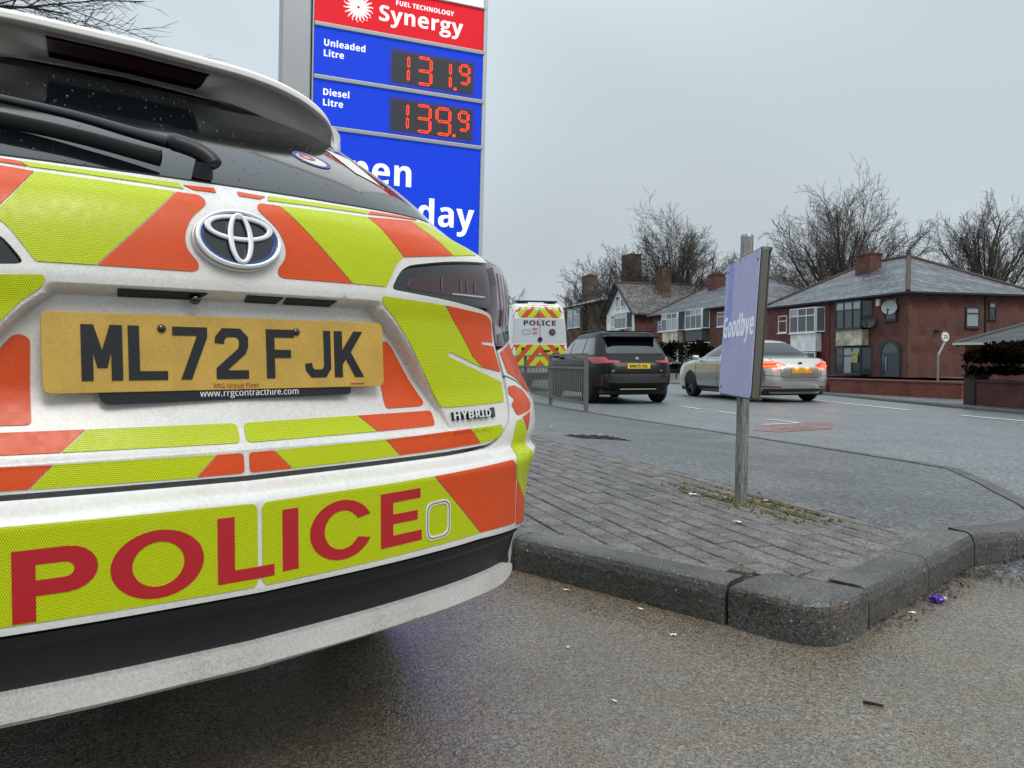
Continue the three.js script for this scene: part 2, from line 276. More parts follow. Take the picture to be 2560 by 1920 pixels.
{
  const pv = base('block_paving'); tag(pv, 'wet brown grey block paving of the island round the purple sign', 'paving', null, 'structure');
  const region = [[0.785, 2.545], [0.945, 2.525], [1.69, 3.078], [-0.18, 8.63], [-0.18, 3.40]].map((p) => [p[0], p[1]]);
  const O = [1.70 - 0.002, 3.06]; let n = 0;
  for (let row = 0; row < 24; row++) for (let c = -10; c < 34; c++) {
    const e2 = -row * 0.1, e1 = -c * 0.2 + (row % 2) * 0.1 + 0.4, g = 0.0042;
    const P = (a, b) => [O[0] + E1[0] * a + E2[0] * b, O[1] + E1[1] * a + E2[1] * b];
    let q = [P(e1 + g, e2 - 0.1 + g), P(e1 + 0.2 - g, e2 - 0.1 + g), P(e1 + 0.2 - g, e2 - g), P(e1 + g, e2 - g)]; if (area(q) < 0) q.reverse();
    const z = clipConvex(q, region); if (z.length < 3 || area(z) < 0.0022) continue;
    block(z, pv, Math.floor(rnd() * 4)); n++;
  }
  // the same paving carries on behind the car, laid as one sheet of blocks
  { const more = [], r2 = [[-0.18, 3.40], [-0.18, 8.63], [-1.6, 8.63], [-2.6, 5.75]].reverse(); if (area(r2) < 0) r2.reverse();
    for (let row = 0; row < 46; row++) for (let c = -12; c < 36; c++) { const e2 = -row * 0.1, e1 = -c * 0.2 + (row % 2) * 0.1 + 0.4, g = 0.0042, P = (a, b) => [O[0] + E1[0] * a + E2[0] * b, O[1] + E1[1] * a + E2[1] * b]; let q = [P(e1 + g, e2 - 0.1 + g), P(e1 + 0.2 - g, e2 - 0.1 + g), P(e1 + 0.2 - g, e2 - g), P(e1 + g, e2 - g)]; if (area(q) < 0) q.reverse(); const z = clipConvex(q, r2); if (z.length < 3 || area(z) < 0.002) continue; more.push(boxUV(slab(z, 0.02).rotateX(-Math.PI / 2).translate(0, 0.13 + rr(-0.002, 0.002), 0))); }
    const o = mesh('paving_blocks', more, M.pavers[0], pv); o.userData.kind = 'stuff'; }
  // course of blocks laid along the kerb
  const D = [0.7189, 0.6951];
  for (let i = 0; i < 5; i++) { const P = (a, b) => [1.005 + D[0] * a - D[1] * b, 2.445 + D[1] * a + D[0] * b]; block([P(i * 0.2 + 0.003, 0.003), P(i * 0.2 + 0.197, 0.003), P(i * 0.2 + 0.197, 0.082), P(i * 0.2 + 0.003, 0.082)], pv, Math.floor(rnd() * 4)); }
  // cut blocks along the front kerb
  const D2 = [0.72, -0.694];
  for (let i = -3; i < 4; i++) { const P = (a, b) => [0.098 + D2[0] * a - D2[1] * b, 3.128 + D2[1] * a + D2[0] * b]; block([P(i * 0.21 + 0.003, 0.004), P(i * 0.21 + 0.207, 0.004), P(i * 0.21 + 0.207, 0.05), P(i * 0.21 + 0.003, 0.05)], pv, Math.floor(rnd() * 4)); }
}
// moss in the joints round the sign post
{
  const g = mergeVertices(new THREE.IcosahedronGeometry(1, 0)), n = 900, im = new THREE.InstancedMesh(g, mat(0xffffff, 0.95), n), m = new THREE.Matrix4(), q = new THREE.Quaternion(), col = new THREE.Color();
  for (let i = 0; i < n; i++) {
    const along = (rnd() + rnd() - 1) * 0.62, row = Math.round((rnd() + rnd() - 1) * 1.8) * 0.1 + rr(-0.009, 0.009), joint = rnd() < 0.78;
    const x = 1.13 + E1[0] * along + E2[0] * (joint ? row + 0.045 : rr(-0.13, 0.13)), z = 3.84 + E1[1] * along + E2[1] * (joint ? row + 0.045 : rr(-0.13, 0.13)), s = rr(0.003, 0.009);
    q.setFromEuler(new THREE.Euler(rnd() * 6, rnd() * 6, rnd() * 6)); m.compose(V3(x, 0.127, -z), q, V3(s * 1.6, s * 0.7, s)); im.setMatrixAt(i, m);
    im.setColorAt(i, col.setRGB(...[[0.12, 0.115, 0.03], [0.09, 0.09, 0.02], [0.15, 0.125, 0.04], [0.08, 0.06, 0.03]][Math.floor(rnd() * 4)]));
  }
  im.name = 'moss'; tag(shade(im), 'olive moss growing in the paving joints at the sign post', 'moss', null, 'stuff'); scene.add(im);
}
// iron cover in the footway
{
  const poly = [[0.487, 7.32], [0.62, 7.05], [1.12, 7.12], [0.96, 7.60]], c = base('manhole_cover', 0, 0, 0); tag(c, 'dark cast iron inspection cover set in the tarmac footway', 'cover');
  const m = mat(0x2a2a2a, 0.55, { metalness: 0.5 });
  mesh('frame', patch(poly, (x, z) => V3(x, footY(x, z) + 0.004, -z), 0.2), m, c);
  for (let i = 1; i < 8; i++) for (let j = 1; j < 8; j++) { if ((i + j) % 2) continue; const a = i / 8, b = j / 8, x = lerp(lerp(poly[0][0], poly[1][0], a), lerp(poly[3][0], poly[2][0], a), b), z = lerp(lerp(poly[0][1], poly[1][1], a), lerp(poly[3][1], poly[2][1], a), b); mesh('stud', boxAt(x - 0.022, x + 0.022, footY(x, z) + 0.002, footY(x, z) + 0.012, -z - 0.022, -z + 0.022), m, c); }
}
// painted road markings
{
  const worn = mat(0xb9bdbb, 0.7), red = mineral(256, 1.2, [118, 92, 88], 0.4, { fine: 96, s: 41 });
  const line = (a, b, w, m = worn) => { const l = Math.hypot(b[0] - a[0], b[1] - a[1]), n = [-(b[1] - a[1]) / l * w / 2, (b[0] - a[0]) / l * w / 2]; return ground('road_marking', [[a[0] - n[0], a[1] - n[1]], [b[0] - n[0], b[1] - n[1]], [b[0] + n[0], b[1] + n[1]], [a[0] + n[0], a[1] + n[1]]], (x, z) => roadY(z) + 0.002, m, 1); };
  line([7.55, 14.6], [7.2, 18.8], 0.12); line([7.85, 11.1], [7.66, 13.1], 0.12); line([6.95, 21.8], [6.2, 25], 0.12);
  line([3.67, 14.9], [3.5, 15.8], 0.1); line([3.96, 13.5], [3.82, 14.2], 0.1); line([3.2, 17.3], [3.05, 18.2], 0.1);
  line([4.03, 12.1], [4.21, 11.3], 0.09); line([4.25, 11.28], [3.55, 10.9], 0.09);
  ground('red_road_patch', [[3.1, 9.9], [3.35, 9.6], [4.2, 10.1], [4.75, 11.4], [4.45, 11.5], [4.2, 11.1], [3.75, 11.2]], (x, z) => roadY(z) - 0.002, red, 1);
}
// ---------------------------------------------------------------- police estate car
const CAR = { X: -0.43265, Z: 1.19654, turn: 0.70632 };
const kW = pchip([[.30, .86], [.38, .88], [.49, .886], [.58, .907], [.62, .94], [.68, 1.02], [.73, 1.03], [.82, .952], [.90, .90], [.986, .904], [1.03, .895], [1.06, .79], [1.087, .704], [1.12, .675], [1.23, .69], [1.38, .70], [1.5, .70]]);
const shellF = pchip([[.30, -.03], [.36, -.06], [.40, -.072], [.41, -.07], [.48, -.092], [.50, -.095], [.62, -.095], [.635, -.088], [.648, -.055], [.656, -.049], [.69, -.046], [.735, -.036], [.78, -.03], [.9, -.03], [.945, -.034], [.96, -.032], [1.06, -.008], [1.094, .022], [1.107, .037], [1.435, .62]]);
const floorF = pchip([[.3, -.049], [.656, -.049], [.69, -.046], [.70, -.040], [.735, -.022], [.78, -.004], [.80, 0], [.9, .002], [.925, .003], [1.5, .003]]);
const planC = pchip([[0, 0], [.2, .010], [.4, .034], [.55, .07], [.65, .11], [.72, .16], [.78, .23], [.83, .32], [.87, .45], [.89, .65], [.895, 1.0]]);
const recIn = pchip([[.70, .405], [.735, .388], [.79, .352], [.866, .294], [.90, .264], [.921, .238]]), recOut = pchip([[.70, .412], [.735, .396], [.79, .362], [.866, .314], [.90, .284], [.921, .258]]);
function rearF(s, y) {
  const a = Math.abs(s), k = kW(y), m = y > 0.656 ? (1 - ss(recIn(y), recOut(y), a)) * (1 - ss(0.921, 0.936, y)) : 0;
  const crease = -0.0035 * Math.exp(-(((y - 0.697) / 0.004) ** 2)) * (1 - ss(0.5, 0.56, a));
  return lerp(shellF(y), floorF(y), m) + k * planC(Math.min(0.895, a / k)) + crease;
}
const rear = (s, y) => V3(s, y, -rearF(s, y));
const car = base('police_car', CAR.X, 0, CAR.Z, CAR.turn);
tag(car, 'white police estate car with yellow and orange chevrons on its tailgate', 'police car');

// materials: white paint under winter road film, retroreflective sheeting, trims
const grime = (base, amount, tile, s) => {
  const a = noiseField(512, 170, s), b = noiseField(512, 60, s + 1), c = noiseField(512, 7, s + 2), d = noiseField(512, 230, s + 3);
  return tex(512, 1 / tile, (i) => { const k = amount * (0.55 + 0.35 * c[i]) * (0.25 + 1.0 * a[i] + 0.25 * b[i]), f = d[i] > 0.972 ? 0.42 : d[i] > 0.955 ? 0.2 : 0, q = clamp(k + f * amount * 2.2); return [lerp(base[0], 96, q), lerp(base[1], 88, q), lerp(base[2], 76, q)]; });
};
const paintA = phys(0xffffff, 0.36, { map: grime([230, 229, 226], 0.19, 0.36, 71), clearcoat: 0.5, clearcoatRoughness: 0.2 });
const paintB = phys(0xffffff, 0.36, { map: grime([233, 233, 231], 0.13, 0.5, 91), clearcoat: 0.6, clearcoatRoughness: 0.15 });
const stripMat = mat(0xffffff, 0.6, { map: grime([222, 222, 220], 0.36, 0.3, 111) });
function sheeting(col, dot, s) { // honeycomb sheeting: fine darker cells, a light film of dirt
  const N = 256, cells = 16, cw = N / cells, rh = N / 18, b = noiseField(N, 40, s), c = noiseField(N, 8, s + 1);
  const map = tex(N, 1 / 0.048, (i, x, y) => {
    const row = Math.floor(y / rh); let best = 9; for (const r of [row - 1, row, row + 1]) { const oy = (r + 0.5) * rh, ox = ((r & 1) ? 0.5 : 0) * cw; let dx = (x - ox) % cw; if (dx > cw / 2) dx -= cw; if (dx < -cw / 2) dx += cw; best = Math.min(best, Math.hypot(dx, y - oy)); }
    const k = lerp(dot, 1, ss(3.0, 5.4, best)) * (0.97 + 0.08 * (b[i] - 0.5)); return [col[0] * k, col[1] * k, col[2] * k];
  });
  return map;
}
const dirtyR = tex(512, 1 / 0.45, (() => { const a = noiseField(512, 60, 5), b = noiseField(512, 6, 6); return (i) => { const v = 255 * clamp(0.34 + 0.35 * (b[i] - 0.35) + 0.2 * (a[i] - 0.5)); return [v, v, v]; }; })(), false);
const yellow = phys(0xffffff, 1, { map: sheeting([200, 216, 6], 0.62, 141), roughnessMap: dirtyR, specularIntensity: 0.6, clearcoat: 0.12, clearcoatRoughness: 0.25 });
const orange = phys(0xffffff, 1, { map: sheeting([226, 82, 26], 0.78, 151), roughnessMap: dirtyR, specularIntensity: 0.6, clearcoat: 0.15, clearcoatRoughness: 0.22 });
const crimson = phys(0xb01420, 0.4, { clearcoat: 0.3, clearcoatRoughness: 0.3 });
const gloss = phys(0x050506, 0.12, { clearcoat: 1, clearcoatRoughness: 0.05 });
const trimBlack = mat(0x14161a, 0.42);

// inner structure seen only down the shut lines
mesh('inner_body', gridGeo(60, 60, (u, v) => { const y = lerp(0.34, 1.42, v), k = kW(y), s = lerp(-0.86, 0.86, u) * k, p = rear(s, y); p.z -= 0.05; return p; }), paintB, car);

// tailgate: outline down the shut line, the plate recess pressed into it
const tgHalf = [[0, 0.657], [0.40, 0.660], [0.53, 0.664, 0.03], [0.588, 0.700, 0.03], [0.597, 0.735, 0.02], [0.593, 0.79, 0.02], [0.574, 0.852, 0.01], [0.567, 0.885], [0.562, 0.918, 0.03], [0.545, 0.931, 0.04], [0.44, 0.944, 0.1], [0.276, 0.957, 0.012], [0.307, 1.002, 0.03], [0.43, 1.024, 0.1], [0.566, 1.036], [0.558, 1.045, 0.006], [0.505, 1.077], [0.446, 1.112, 0.01], [0.40, 1.113], [0.20, 1.108], [0, 1.107]];
const tgPoly = [...rounded(tgHalf), ...rounded(tgHalf).slice(1, -1).reverse().map((p) => [-p[0], p[1]])];
const tailgate = mesh('tailgate', patch(tgPoly, rear, 0.009, { thick: 0.02 }), paintA, car);
const panel = (poly, m, parent, off = 0.0016, L = 0.012) => mesh('reflective_panel', patch(poly, rear, L, { off, thick: 0.0011 }), m, parent);
const both = (pts, m, parent, off) => { const p = rounded(pts); panel(p, m, parent, off); panel(p.map((q) => [-q[0], q[1]]), m, parent, off); };
// upper tailgate
both([[0.045, 1.081, 0.008], [0.0785, 1.0815], [0.1935, 0.961], [0.062, 0.961, 0.014], [0.060, 0.975, 0.012], [0.076, 0.992, 0.012], [0.078, 1.014, 0.012], [0.066, 1.042, 0.014], [0.038, 1.068, 0.012]], orange, tailgate);
both([[0.0805, 1.0815], [0.2555, 1.088], [0.3105, 1.018], [0.295, 1.007, 0.012], [0.265, 0.961, 0.004], [0.1955, 0.961]], yellow, tailgate);
both([[0.2575, 1.088], [0.376, 1.100], [0.4425, 1.0350], [0.3125, 1.0185]], orange, tailgate);
both([[0.378, 1.100], [0.421, 1.104, 0.004], [0.533, 1.0475, 0.004], [0.4445, 1.0352]], yellow, tailgate);
// slim line of sheeting under the glass
both([[0.018, 1.090], [0.052, 1.0895, 0.002], [0.064, 1.0965], [0.018, 1.098]], orange, tailgate);
both([[0.066, 1.0895], [0.262, 1.0955], [0.272, 1.1035], [0.07, 1.0985]], yellow, tailgate);
both([[0.264, 1.0955], [0.40, 1.107], [0.402, 1.1105], [0.274, 1.1035]], orange, tailgate);
// beside the recess
both([[0.255, 0.944, 0.006], [0.405, 0.936], [0.452, 0.885], [0.488, 0.838], [0.519, 0.8165], [0.418, 0.848, 0.008], [0.414, 0.839, 0.008], [0.583, 0.786], [0.584, 0.745, 0.008], [0.392, 0.7415, 0.014], [0.382, 0.756], [0.352, 0.808], [0.317, 0.866], [0.282, 0.909], [0.257, 0.930, 0.008]], yellow, tailgate);
both([[0.408, 0.936], [0.536, 0.925, 0.02], [0.558, 0.912, 0.01], [0.561, 0.869], [0.52, 0.870, 0.003], [0.52, 0.864, 0.003], [0.563, 0.861], [0.584, 0.807, 0.006], [0.522, 0.817], [0.490, 0.838], [0.454, 0.885]], orange, tailgate);
both([[0.268, 0.862, 0.008], [0.285, 0.868, 0.01], [0.298, 0.853], [0.362, 0.753, 0.008], [0.354, 0.746, 0.008], [0.271, 0.745, 0.008]], orange, tailgate);
// the two bands below the plate
both([[0.005, 0.7345, 0.008], [0.2075, 0.736], [0.2405, 0.7075], [0.005, 0.7055, 0.008]], yellow, tailgate);
both([[0.2095, 0.736], [0.374, 0.737, 0.008], [0.375, 0.7095, 0.008], [0.2425, 0.7075]], orange, tailgate);
both([[0.004, 0.6915, 0.007], [0.0425, 0.6915], [0.0725, 0.6610], [0.004, 0.6610, 0.007]], orange, tailgate);
both([[0.0445, 0.6915], [0.251, 0.6935], [0.279, 0.6640], [0.0745, 0.6610]], yellow, tailgate);
both([[0.253, 0.6935], [0.460, 0.6985], [0.488, 0.6675], [0.281, 0.6640]], orange, tailgate);
both([[0.462, 0.6985], [0.560, 0.700, 0.006], [0.569, 0.688, 0.008], [0.548, 0.673, 0.012], [0.490, 0.6675]], yellow, tailgate);

// bumper with its ledge, corners up to the wing
const bpHalf = [[0, 0.489], [0.45, 0.4915], [0.60, 0.483, 0.03], [0.745, 0.47], [0.78, 0.5], [0.80, 0.6], [0.86, 0.68], [0.88, 0.735], [0.80, 0.742], [0.728, 0.751], [0.655, 0.784, 0.03], [0.606, 0.796], [0.602, 0.735], [0.594, 0.697, 0.03], [0.532, 0.657, 0.03], [0.40, 0.6525], [0, 0.6495]].map(([s, y, r]) => [Math.min(s, 0.885 * kW(y)), y, r]);
const bpPoly = [...rounded(bpHalf), ...rounded(bpHalf).slice(1, -1).reverse().map((p) => [-p[0], p[1]])];
const bumper = mesh('bumper', patch(bpPoly, rear, 0.014, { thick: 0.03 }), paintB, car);
both([[0.0035, 0.622, 0.012], [0.326, 0.626], [0.449, 0.504], [0.0035, 0.4985, 0.012]], yellow, bumper);
both([[0.3285, 0.626], [0.560, 0.631, 0.006], [0.569, 0.62], [0.577, 0.588], [0.579, 0.498, 0.006], [0.4515, 0.504]], orange, bumper);
both([[0.584, 0.582], [0.642, 0.532], [0.66, 0.49], [0.66, 0.478], [0.584, 0.4935]], orange, bumper);
both([[0.620, 0.703, 0.006], [0.645, 0.706], [0.669, 0.678], [0.655, 0.602], [0.648, 0.532], [0.612, 0.556], [0.583, 0.586], [0.571, 0.628], [0.595, 0.646]], yellow, bumper);
both([[0.652, 0.709], [0.697, 0.718, 0.004], [0.673, 0.678]], orange, bumper);
both([[0.608, 0.776, 0.006], [0.637, 0.778, 0.01], [0.677, 0.766, 0.01], [0.712, 0.735, 0.01], [0.698, 0.722, 0.008], [0.628, 0.713, 0.012], [0.611, 0.738, 0.003], [0.626, 0.749, 0.003], [0.605, 0.761, 0.006]], orange, bumper);
// POLICE on the bumper
{
  const Lt = [
    [[[-0.306, 0.595], [-0.306, 0.504], [-0.281, 0.504], [-0.281, 0.536], [-0.245, 0.536], ...ellipse(-0.247, 0.5655, 0.035, 0.0295, 11, -Math.PI / 2, Math.PI / 2), [-0.26, 0.595]], [[[-0.281, 0.5555], [-0.25, 0.5555], ...ellipse(-0.25, 0.5655, 0.0115, 0.010, 7, -Math.PI / 2, Math.PI / 2), [-0.26, 0.5755], [-0.281, 0.5755]]]],
    [ellipse(-0.139, 0.5545, 0.059, 0.0465, 40), [ellipse(-0.139, 0.5545, 0.033, 0.0305, 32)]],
    [[[-0.061, 0.606], [-0.061, 0.5115], [0.0215, 0.5115], [0.0215, 0.5285], [-0.037, 0.5285], [-0.037, 0.606]], []],
    [[[0.035, 0.6075], [0.035, 0.5145], [0.0605, 0.5145], [0.0605, 0.6075]], []],
    [[...ellipse(0.137, 0.5618, 0.057, 0.0475, 34, 0.42, Math.PI * 2 - 0.42), ...ellipse(0.137, 0.5618, 0.032, 0.031, 26, Math.PI * 2 - 0.5, 0.5)], []],
    [[[0.21, 0.609], [0.21, 0.518], [0.297, 0.5195], [0.297, 0.537], [0.235, 0.5365], [0.235, 0.556], [0.288, 0.5565], [0.288, 0.573], [0.235, 0.5725], [0.235, 0.5925], [0.294, 0.5935], [0.294, 0.6105]], []]];
  for (const [o, hs] of Lt) mesh('letter', patch(o, rear, 0.012, { off: 0.0024, holes: hs, thick: 0.001 }), crimson, bumper);
}
// towing-eye cover
{
  const o = rounded([[0.306, 0.582, 0.018], [0.366, 0.584, 0.018], [0.366, 0.514, 0.018], [0.306, 0.512, 0.018]], 7), sc = (k) => o.map((p) => [0.336 + (p[0] - 0.336) * k, 0.548 + (p[1] - 0.548) * (k + (1 - k) * 0.15)]);
  mesh('tow_eye_cover', patch(sc(0.98), rear, 0.01, { off: 0.0030, holes: [sc(0.74)], thick: 0.002 }), paintB, bumper);
  mesh('cover_groove', patch(sc(0.89), rear, 0.01, { off: 0.0036, holes: [sc(0.84)], thick: 0.0005 }), mat(0x55585c, 0.7), bumper);
}
// rear wings outside the shut line
for (const sd of [1, -1]) {
  const flip = (pl) => (sd > 0 ? pl : pl.map((p) => [-p[0], p[1]]));
  const wing = mesh('rear_wing', patch(flip(rounded([[0.611, 0.799], [0.658, 0.788, 0.03], [0.73, 0.756], [0.86, 0.75], [0.80, 0.90], [0.785, 1.0], [0.76, 1.035], [0.66, 1.060], [0.60, 1.09], [0.585, 1.12], [0.597, 1.23], [0.607, 1.40], [0.50, 1.41], [0.49, 1.36], [0.485, 1.23], [0.468, 1.135], [0.455, 1.113], [0.512, 1.077], [0.566, 1.047], [0.63, 1.036], [0.652, 1.0], [0.652, 0.875], [0.60, 0.857], [0.581, 0.852], [0.60, 0.80]])), rear, 0.02, { thick: 0.02 }), paintB, car);
  panel(flip([[0.590, 0.848], [0.612, 0.856], [0.655, 0.868], [0.70, 0.83], [0.745, 0.758], [0.718, 0.761], [0.655, 0.792], [0.614, 0.806]]), orange, wing);
  // tail light: dark lens with the lit segments behind it, and the clear outer corner
  const tl = mesh('tail_light', patch(flip(rounded([[0.281, 0.9575, 0.006], [0.306, 0.997, 0.02], [0.43, 1.0185, 0.1], [0.560, 1.031, 0.004], [0.568, 0.981], [0.556, 0.936, 0.006], [0.44, 0.9445, 0.1]])), rear, 0.015, { off: -0.004, thick: 0.02 }), phys(0x08090b, 0.08, { clearcoat: 1, clearcoatRoughness: 0.04 }), car);
  mesh('light_segment', patch(flip(rounded([[0.315, 0.962, 0.006], [0.330, 0.987, 0.008], [0.545, 1.012, 0.004], [0.548, 0.956, 0.004], [0.45, 0.955, 0.1]])), rear, 0.02, { off: -0.0028, thick: 0.001 }), phys(0x3a1c22, 0.25, { clearcoat: 0.6, clearcoatRoughness: 0.08 }), tl);
  mesh('light_blade', patch(flip([[0.43, 0.9585], [0.43, 0.9612], [0.535, 0.9625], [0.535, 0.9590]]), rear, 0.02, { off: -0.0012, thick: 0.001 }), mat(0xa9adb2, 0.3), tl);
  for (const a of [0.40, 0.455, 0.475, 0.50]) mesh('light_rib', patch(flip([[a, 0.966], [a + 0.003, 0.989], [a + 0.006, 0.989], [a + 0.003, 0.966]]), rear, 0.02, { off: -0.0012, thick: 0.001 }), mat(0x5d5f63, 0.4), tl);
  const corner = mesh('light_corner', patch(flip(rounded([[0.575, 1.030, 0.004], [0.632, 1.032, 0.02], [0.655, 1.0], [0.655, 0.878], [0.60, 0.861, 0.01], [0.574, 0.862, 0.01], [0.567, 0.911], [0.575, 0.95], [0.580, 0.99]])), rear, 0.015, { off: 0.004, thick: 0.025 }), phys(0x8d858b, 0.10, { clearcoat: 1, clearcoatRoughness: 0.03 }), tl);
  mesh('light_corner_foot', patch(flip(rounded([[0.576, 0.886], [0.65, 0.90], [0.653, 0.879], [0.60, 0.8625, 0.008], [0.577, 0.864, 0.008]])), rear, 0.015, { off: 0.0055, thick: 0.002 }), gloss, corner);
  for (const a of [0.586, 0.606, 0.622]) mesh('light_rib', patch(flip([[a, 0.905], [a, 1.015], [a + 0.007, 1.015], [a + 0.008, 0.905]]), rear, 0.02, { off: 0.0058, thick: 0.001 }), phys(a > 0.6 ? 0xb7aab0 : 0x58484e, 0.12, { clearcoat: 1 }), corner);
}
// lower trim and the pale skid strip
{
  const h = [[0, 0.390], [0.56, 0.392], [0.612, 0.410, 0.02], [0.632, 0.455, 0.02], [0.62, 0.476, 0.015], [0.45, 0.4865, 0.06], [0, 0.4845]], pl = [...rounded(h), ...rounded(h).slice(1, -1).reverse().map((p) => [-p[0], p[1]])];
  mesh('lower_trim', patch(pl, (s, y) => { const p = rear(s, y); p.z -= 0.004 + 0.010 * ss(0.474, 0.462, y); return p; }, 0.012, { thick: 0.03 }), trimBlack, car);
  const q = [[0, 0.362], [0.55, 0.372, 0.02], [0.604, 0.384, 0.02], [0.607, 0.401, 0.02], [0.58, 0.410, 0.02], [0, 0.407]], ql = [...rounded(q), ...rounded(q).slice(1, -1).reverse().map((p) => [-p[0], p[1]])];
  mesh('skid_strip', patch(ql, (s, y) => { const p = rear(s, 0.39); p.y = y; p.z += 0.004 - 0.016 * ss(0.374, 0.362, y); return p; }, 0.009, { thick: 0.026 }), stripMat, car);
  mesh('underbody', gridGeo(12, 20, (u, v) => V3(lerp(-1, 1, u) * lerp(0.40, 0.74, ss(0, 0.16, v)), lerp(0.37, 0.20, ss(0, 0.2, v)), lerp(0.03, -4.2, v))), paintB, car);
}
// number plate
{
  const np = base('number_plate'); scene.remove(np); np.name = 'number_plate'; car.add(np); np.position.set(0, 0.8418, 0.012); np.rotation.x = -0.05;
  const a = noiseField(256, 90, 61), b = noiseField(256, 8, 62), d = noiseField(256, 120, 63);
  const pm = mat(0xffffff, 0.5, { map: tex(256, 1 / 0.22, (i) => { const k = 0.93 + 0.07 * (a[i] - 0.5) - 0.07 * (b[i] - 0.5) - (d[i] > 0.965 ? 0.2 : 0); return [205 * k, 166 * k, 74 * k]; }) });
  mesh('plate', slab(rounded([[-0.26, -0.0555, 0.012], [0.26, -0.0555, 0.012], [0.26, 0.0555, 0.012], [-0.26, 0.0555, 0.012]]), 0.004, { bevel: 0.0008 }), pm, np);
  const ink = mat(0x17191d, 0.45), mm = (pts) => pts.map((p) => [p[0] / 1000, p[1] / 1000 - 0.0395]);
  const G = {
    M: [[0, 0], [0, 79], [15, 79], [25, 43], [35, 79], [50, 79], [50, 0], [36, 0], [36, 40], [31, 18], [19, 18], [14, 40], [14, 0]],
    L: [[0, 0], [0, 79], [14, 79], [14, 13], [50, 13], [50, 0]],
    7: [[0, 79], [50, 79], [50, 64], [26, 0], [11, 0], [35, 66], [0, 66]],
    2: stroke([[7, 55], [8, 63], [15, 72], [35, 72], [43, 63], [43, 51], [40, 43], [9, 14], [9, 6.6], [50, 6.6]], 13.5),
    F: [[0, 0], [0, 79], [48, 79], [48, 66], [14, 66], [14, 46], [42, 46], [42, 33], [14, 33], [14, 0]],
    J: stroke([[43, 79], [43, 17], [36, 7], [14, 7], [7, 15], [6, 24]], 13.5),
    K: [[0, 0], [0, 79], [14, 79], [14, 46], [35, 79], [51, 79], [29, 43], [52, 0], [36, 0], [20, 31], [14, 22], [14, 0]],
  };
  for (const [c, s, w] of [['M', -0.2136, 1.04], ['L', -0.1541, 1.05], ['7', -0.0941, 1.0], ['2', -0.0336, 1.04], ['F', 0.0474, 0.97], ['J', 0.1129, 0.92], ['K', 0.1653, 1.06]]) mesh('character', slab(mm(G[c]).map((p) => [p[0] * w, p[1] * 0.985]), 0.0012).translate(s, 0, 0.0012), ink, np);
  for (const s of [-0.1088, 0.0982]) { mesh('screw_cap', new THREE.SphereGeometry(0.0062, 14, 8, 0, Math.PI * 2, 0, Math.PI / 2).rotateX(Math.PI / 2).scale(1, 1, 0.6).translate(s, 0.0355, 0.0012), gloss, np); }
  mesh('maker_line', text('RRG Group Fleet', 0.0068, { f: fontR, depth: 0.0006, w: 1.0 }).translate(-0.036, -0.0525, 0.0002), mat(0xa0522d, 0.6), np);
  mesh('maker_line', boxAt(0.195, 0.221, -0.0512, -0.0492, 0.0002, 0.0008), mat(0xa0382d, 0.6), np);
  const bar = mesh('plate_bar', slab(rounded([[-0.192, -0.0535], [0.197, -0.0535], [0.196, -0.068, 0.006], [-0.184, -0.0725, 0.008], [-0.190, -0.064, 0.004]]), 0.005, { bevel: 0.0008 }).translate(0, 0, -0.0030), mat(0x1a1d22, 0.4), np);
  mesh('web_address', text('www.rrgcontracthire.com', 0.0098, { f: fontR, depth: 0.0006 }).translate(-0.056, -0.0650, -0.0028), mat(0xe6e8ea, 0.5), bar);
}
// plate lamps in the lip of the recess
for (const [a, b] of [[-0.168, -0.047], [0.012, 0.072], [0.077, 0.168]]) mesh('plate_lamp', patch([[a + 0.006, 0.9235], [b - (b < 0 ? 0.006 : 0.002), 0.9235], [b, 0.9315], [a, 0.9315]], rear, 0.01, { off: 0.002, thick: 0.003 }), mat(0x08090a, 0.6), tailgate);
mesh('camera_button', new THREE.SphereGeometry(0.0085, 14, 10).translate(-0.062, 0.922, -rearF(-0.062, 0.928) + 0.004), gloss, tailgate);
// emblem: three ellipses in a chromed ring on a dark blue ground
{
  const em = new THREE.Group(); em.name = 'emblem'; car.add(em); em.position.set(-0.0015, 1.0145, -rearF(0, 1.0145) + 0.012); em.rotation.x = -0.235;
  const badgeMetal = mat(0xe6e8ea, 0.28, { metalness: 0.7 });
  const ring = (cx, cy, rx, ry, w, t, z, wy = w) => slab(ellipse(cx, cy, rx, ry, 48), t, { bevel: t * 0.4, holes: [ellipse(cx, cy, rx - w, ry - wy, 40)] }).translate(0, 0, z);
  mesh('ground', slab(ellipse(0, 0, 0.062, 0.0435, 48), 0.006).translate(0, 0, -0.002), phys(0x10141c, 0.15, { clearcoat: 1 }), em);
  mesh('blue_rim', slab(ellipse(0, 0, 0.0585, 0.040, 48), 0.001, { holes: [ellipse(0, 0, 0.0535, 0.0355, 40)] }).translate(0, 0, -0.0012), phys(0x0d3d80, 0.2, { clearcoat: 1 }), em);
  mesh('outer_ring', ring(0, 0, 0.0665, 0.0465, 0.0080, 0.008, 0.004, 0.0066), badgeMetal, em);
  mesh('wide_oval', ring(0, 0.0165, 0.0525, 0.0215, 0.0100, 0.006, 0.0045, 0.0074), badgeMetal, em);
  mesh('tall_oval', ring(0, 0.000, 0.0195, 0.0405, 0.0088, 0.006, 0.0056, 0.0066), badgeMetal, em);
  mesh('backing', slab(ellipse(0, 0, 0.0685, 0.0485, 48), 0.016, { bevel: 0.002 }).translate(0, 0, -0.006), mat(0xc4c6c8, 0.3, { metalness: 0.5 }), em);
}
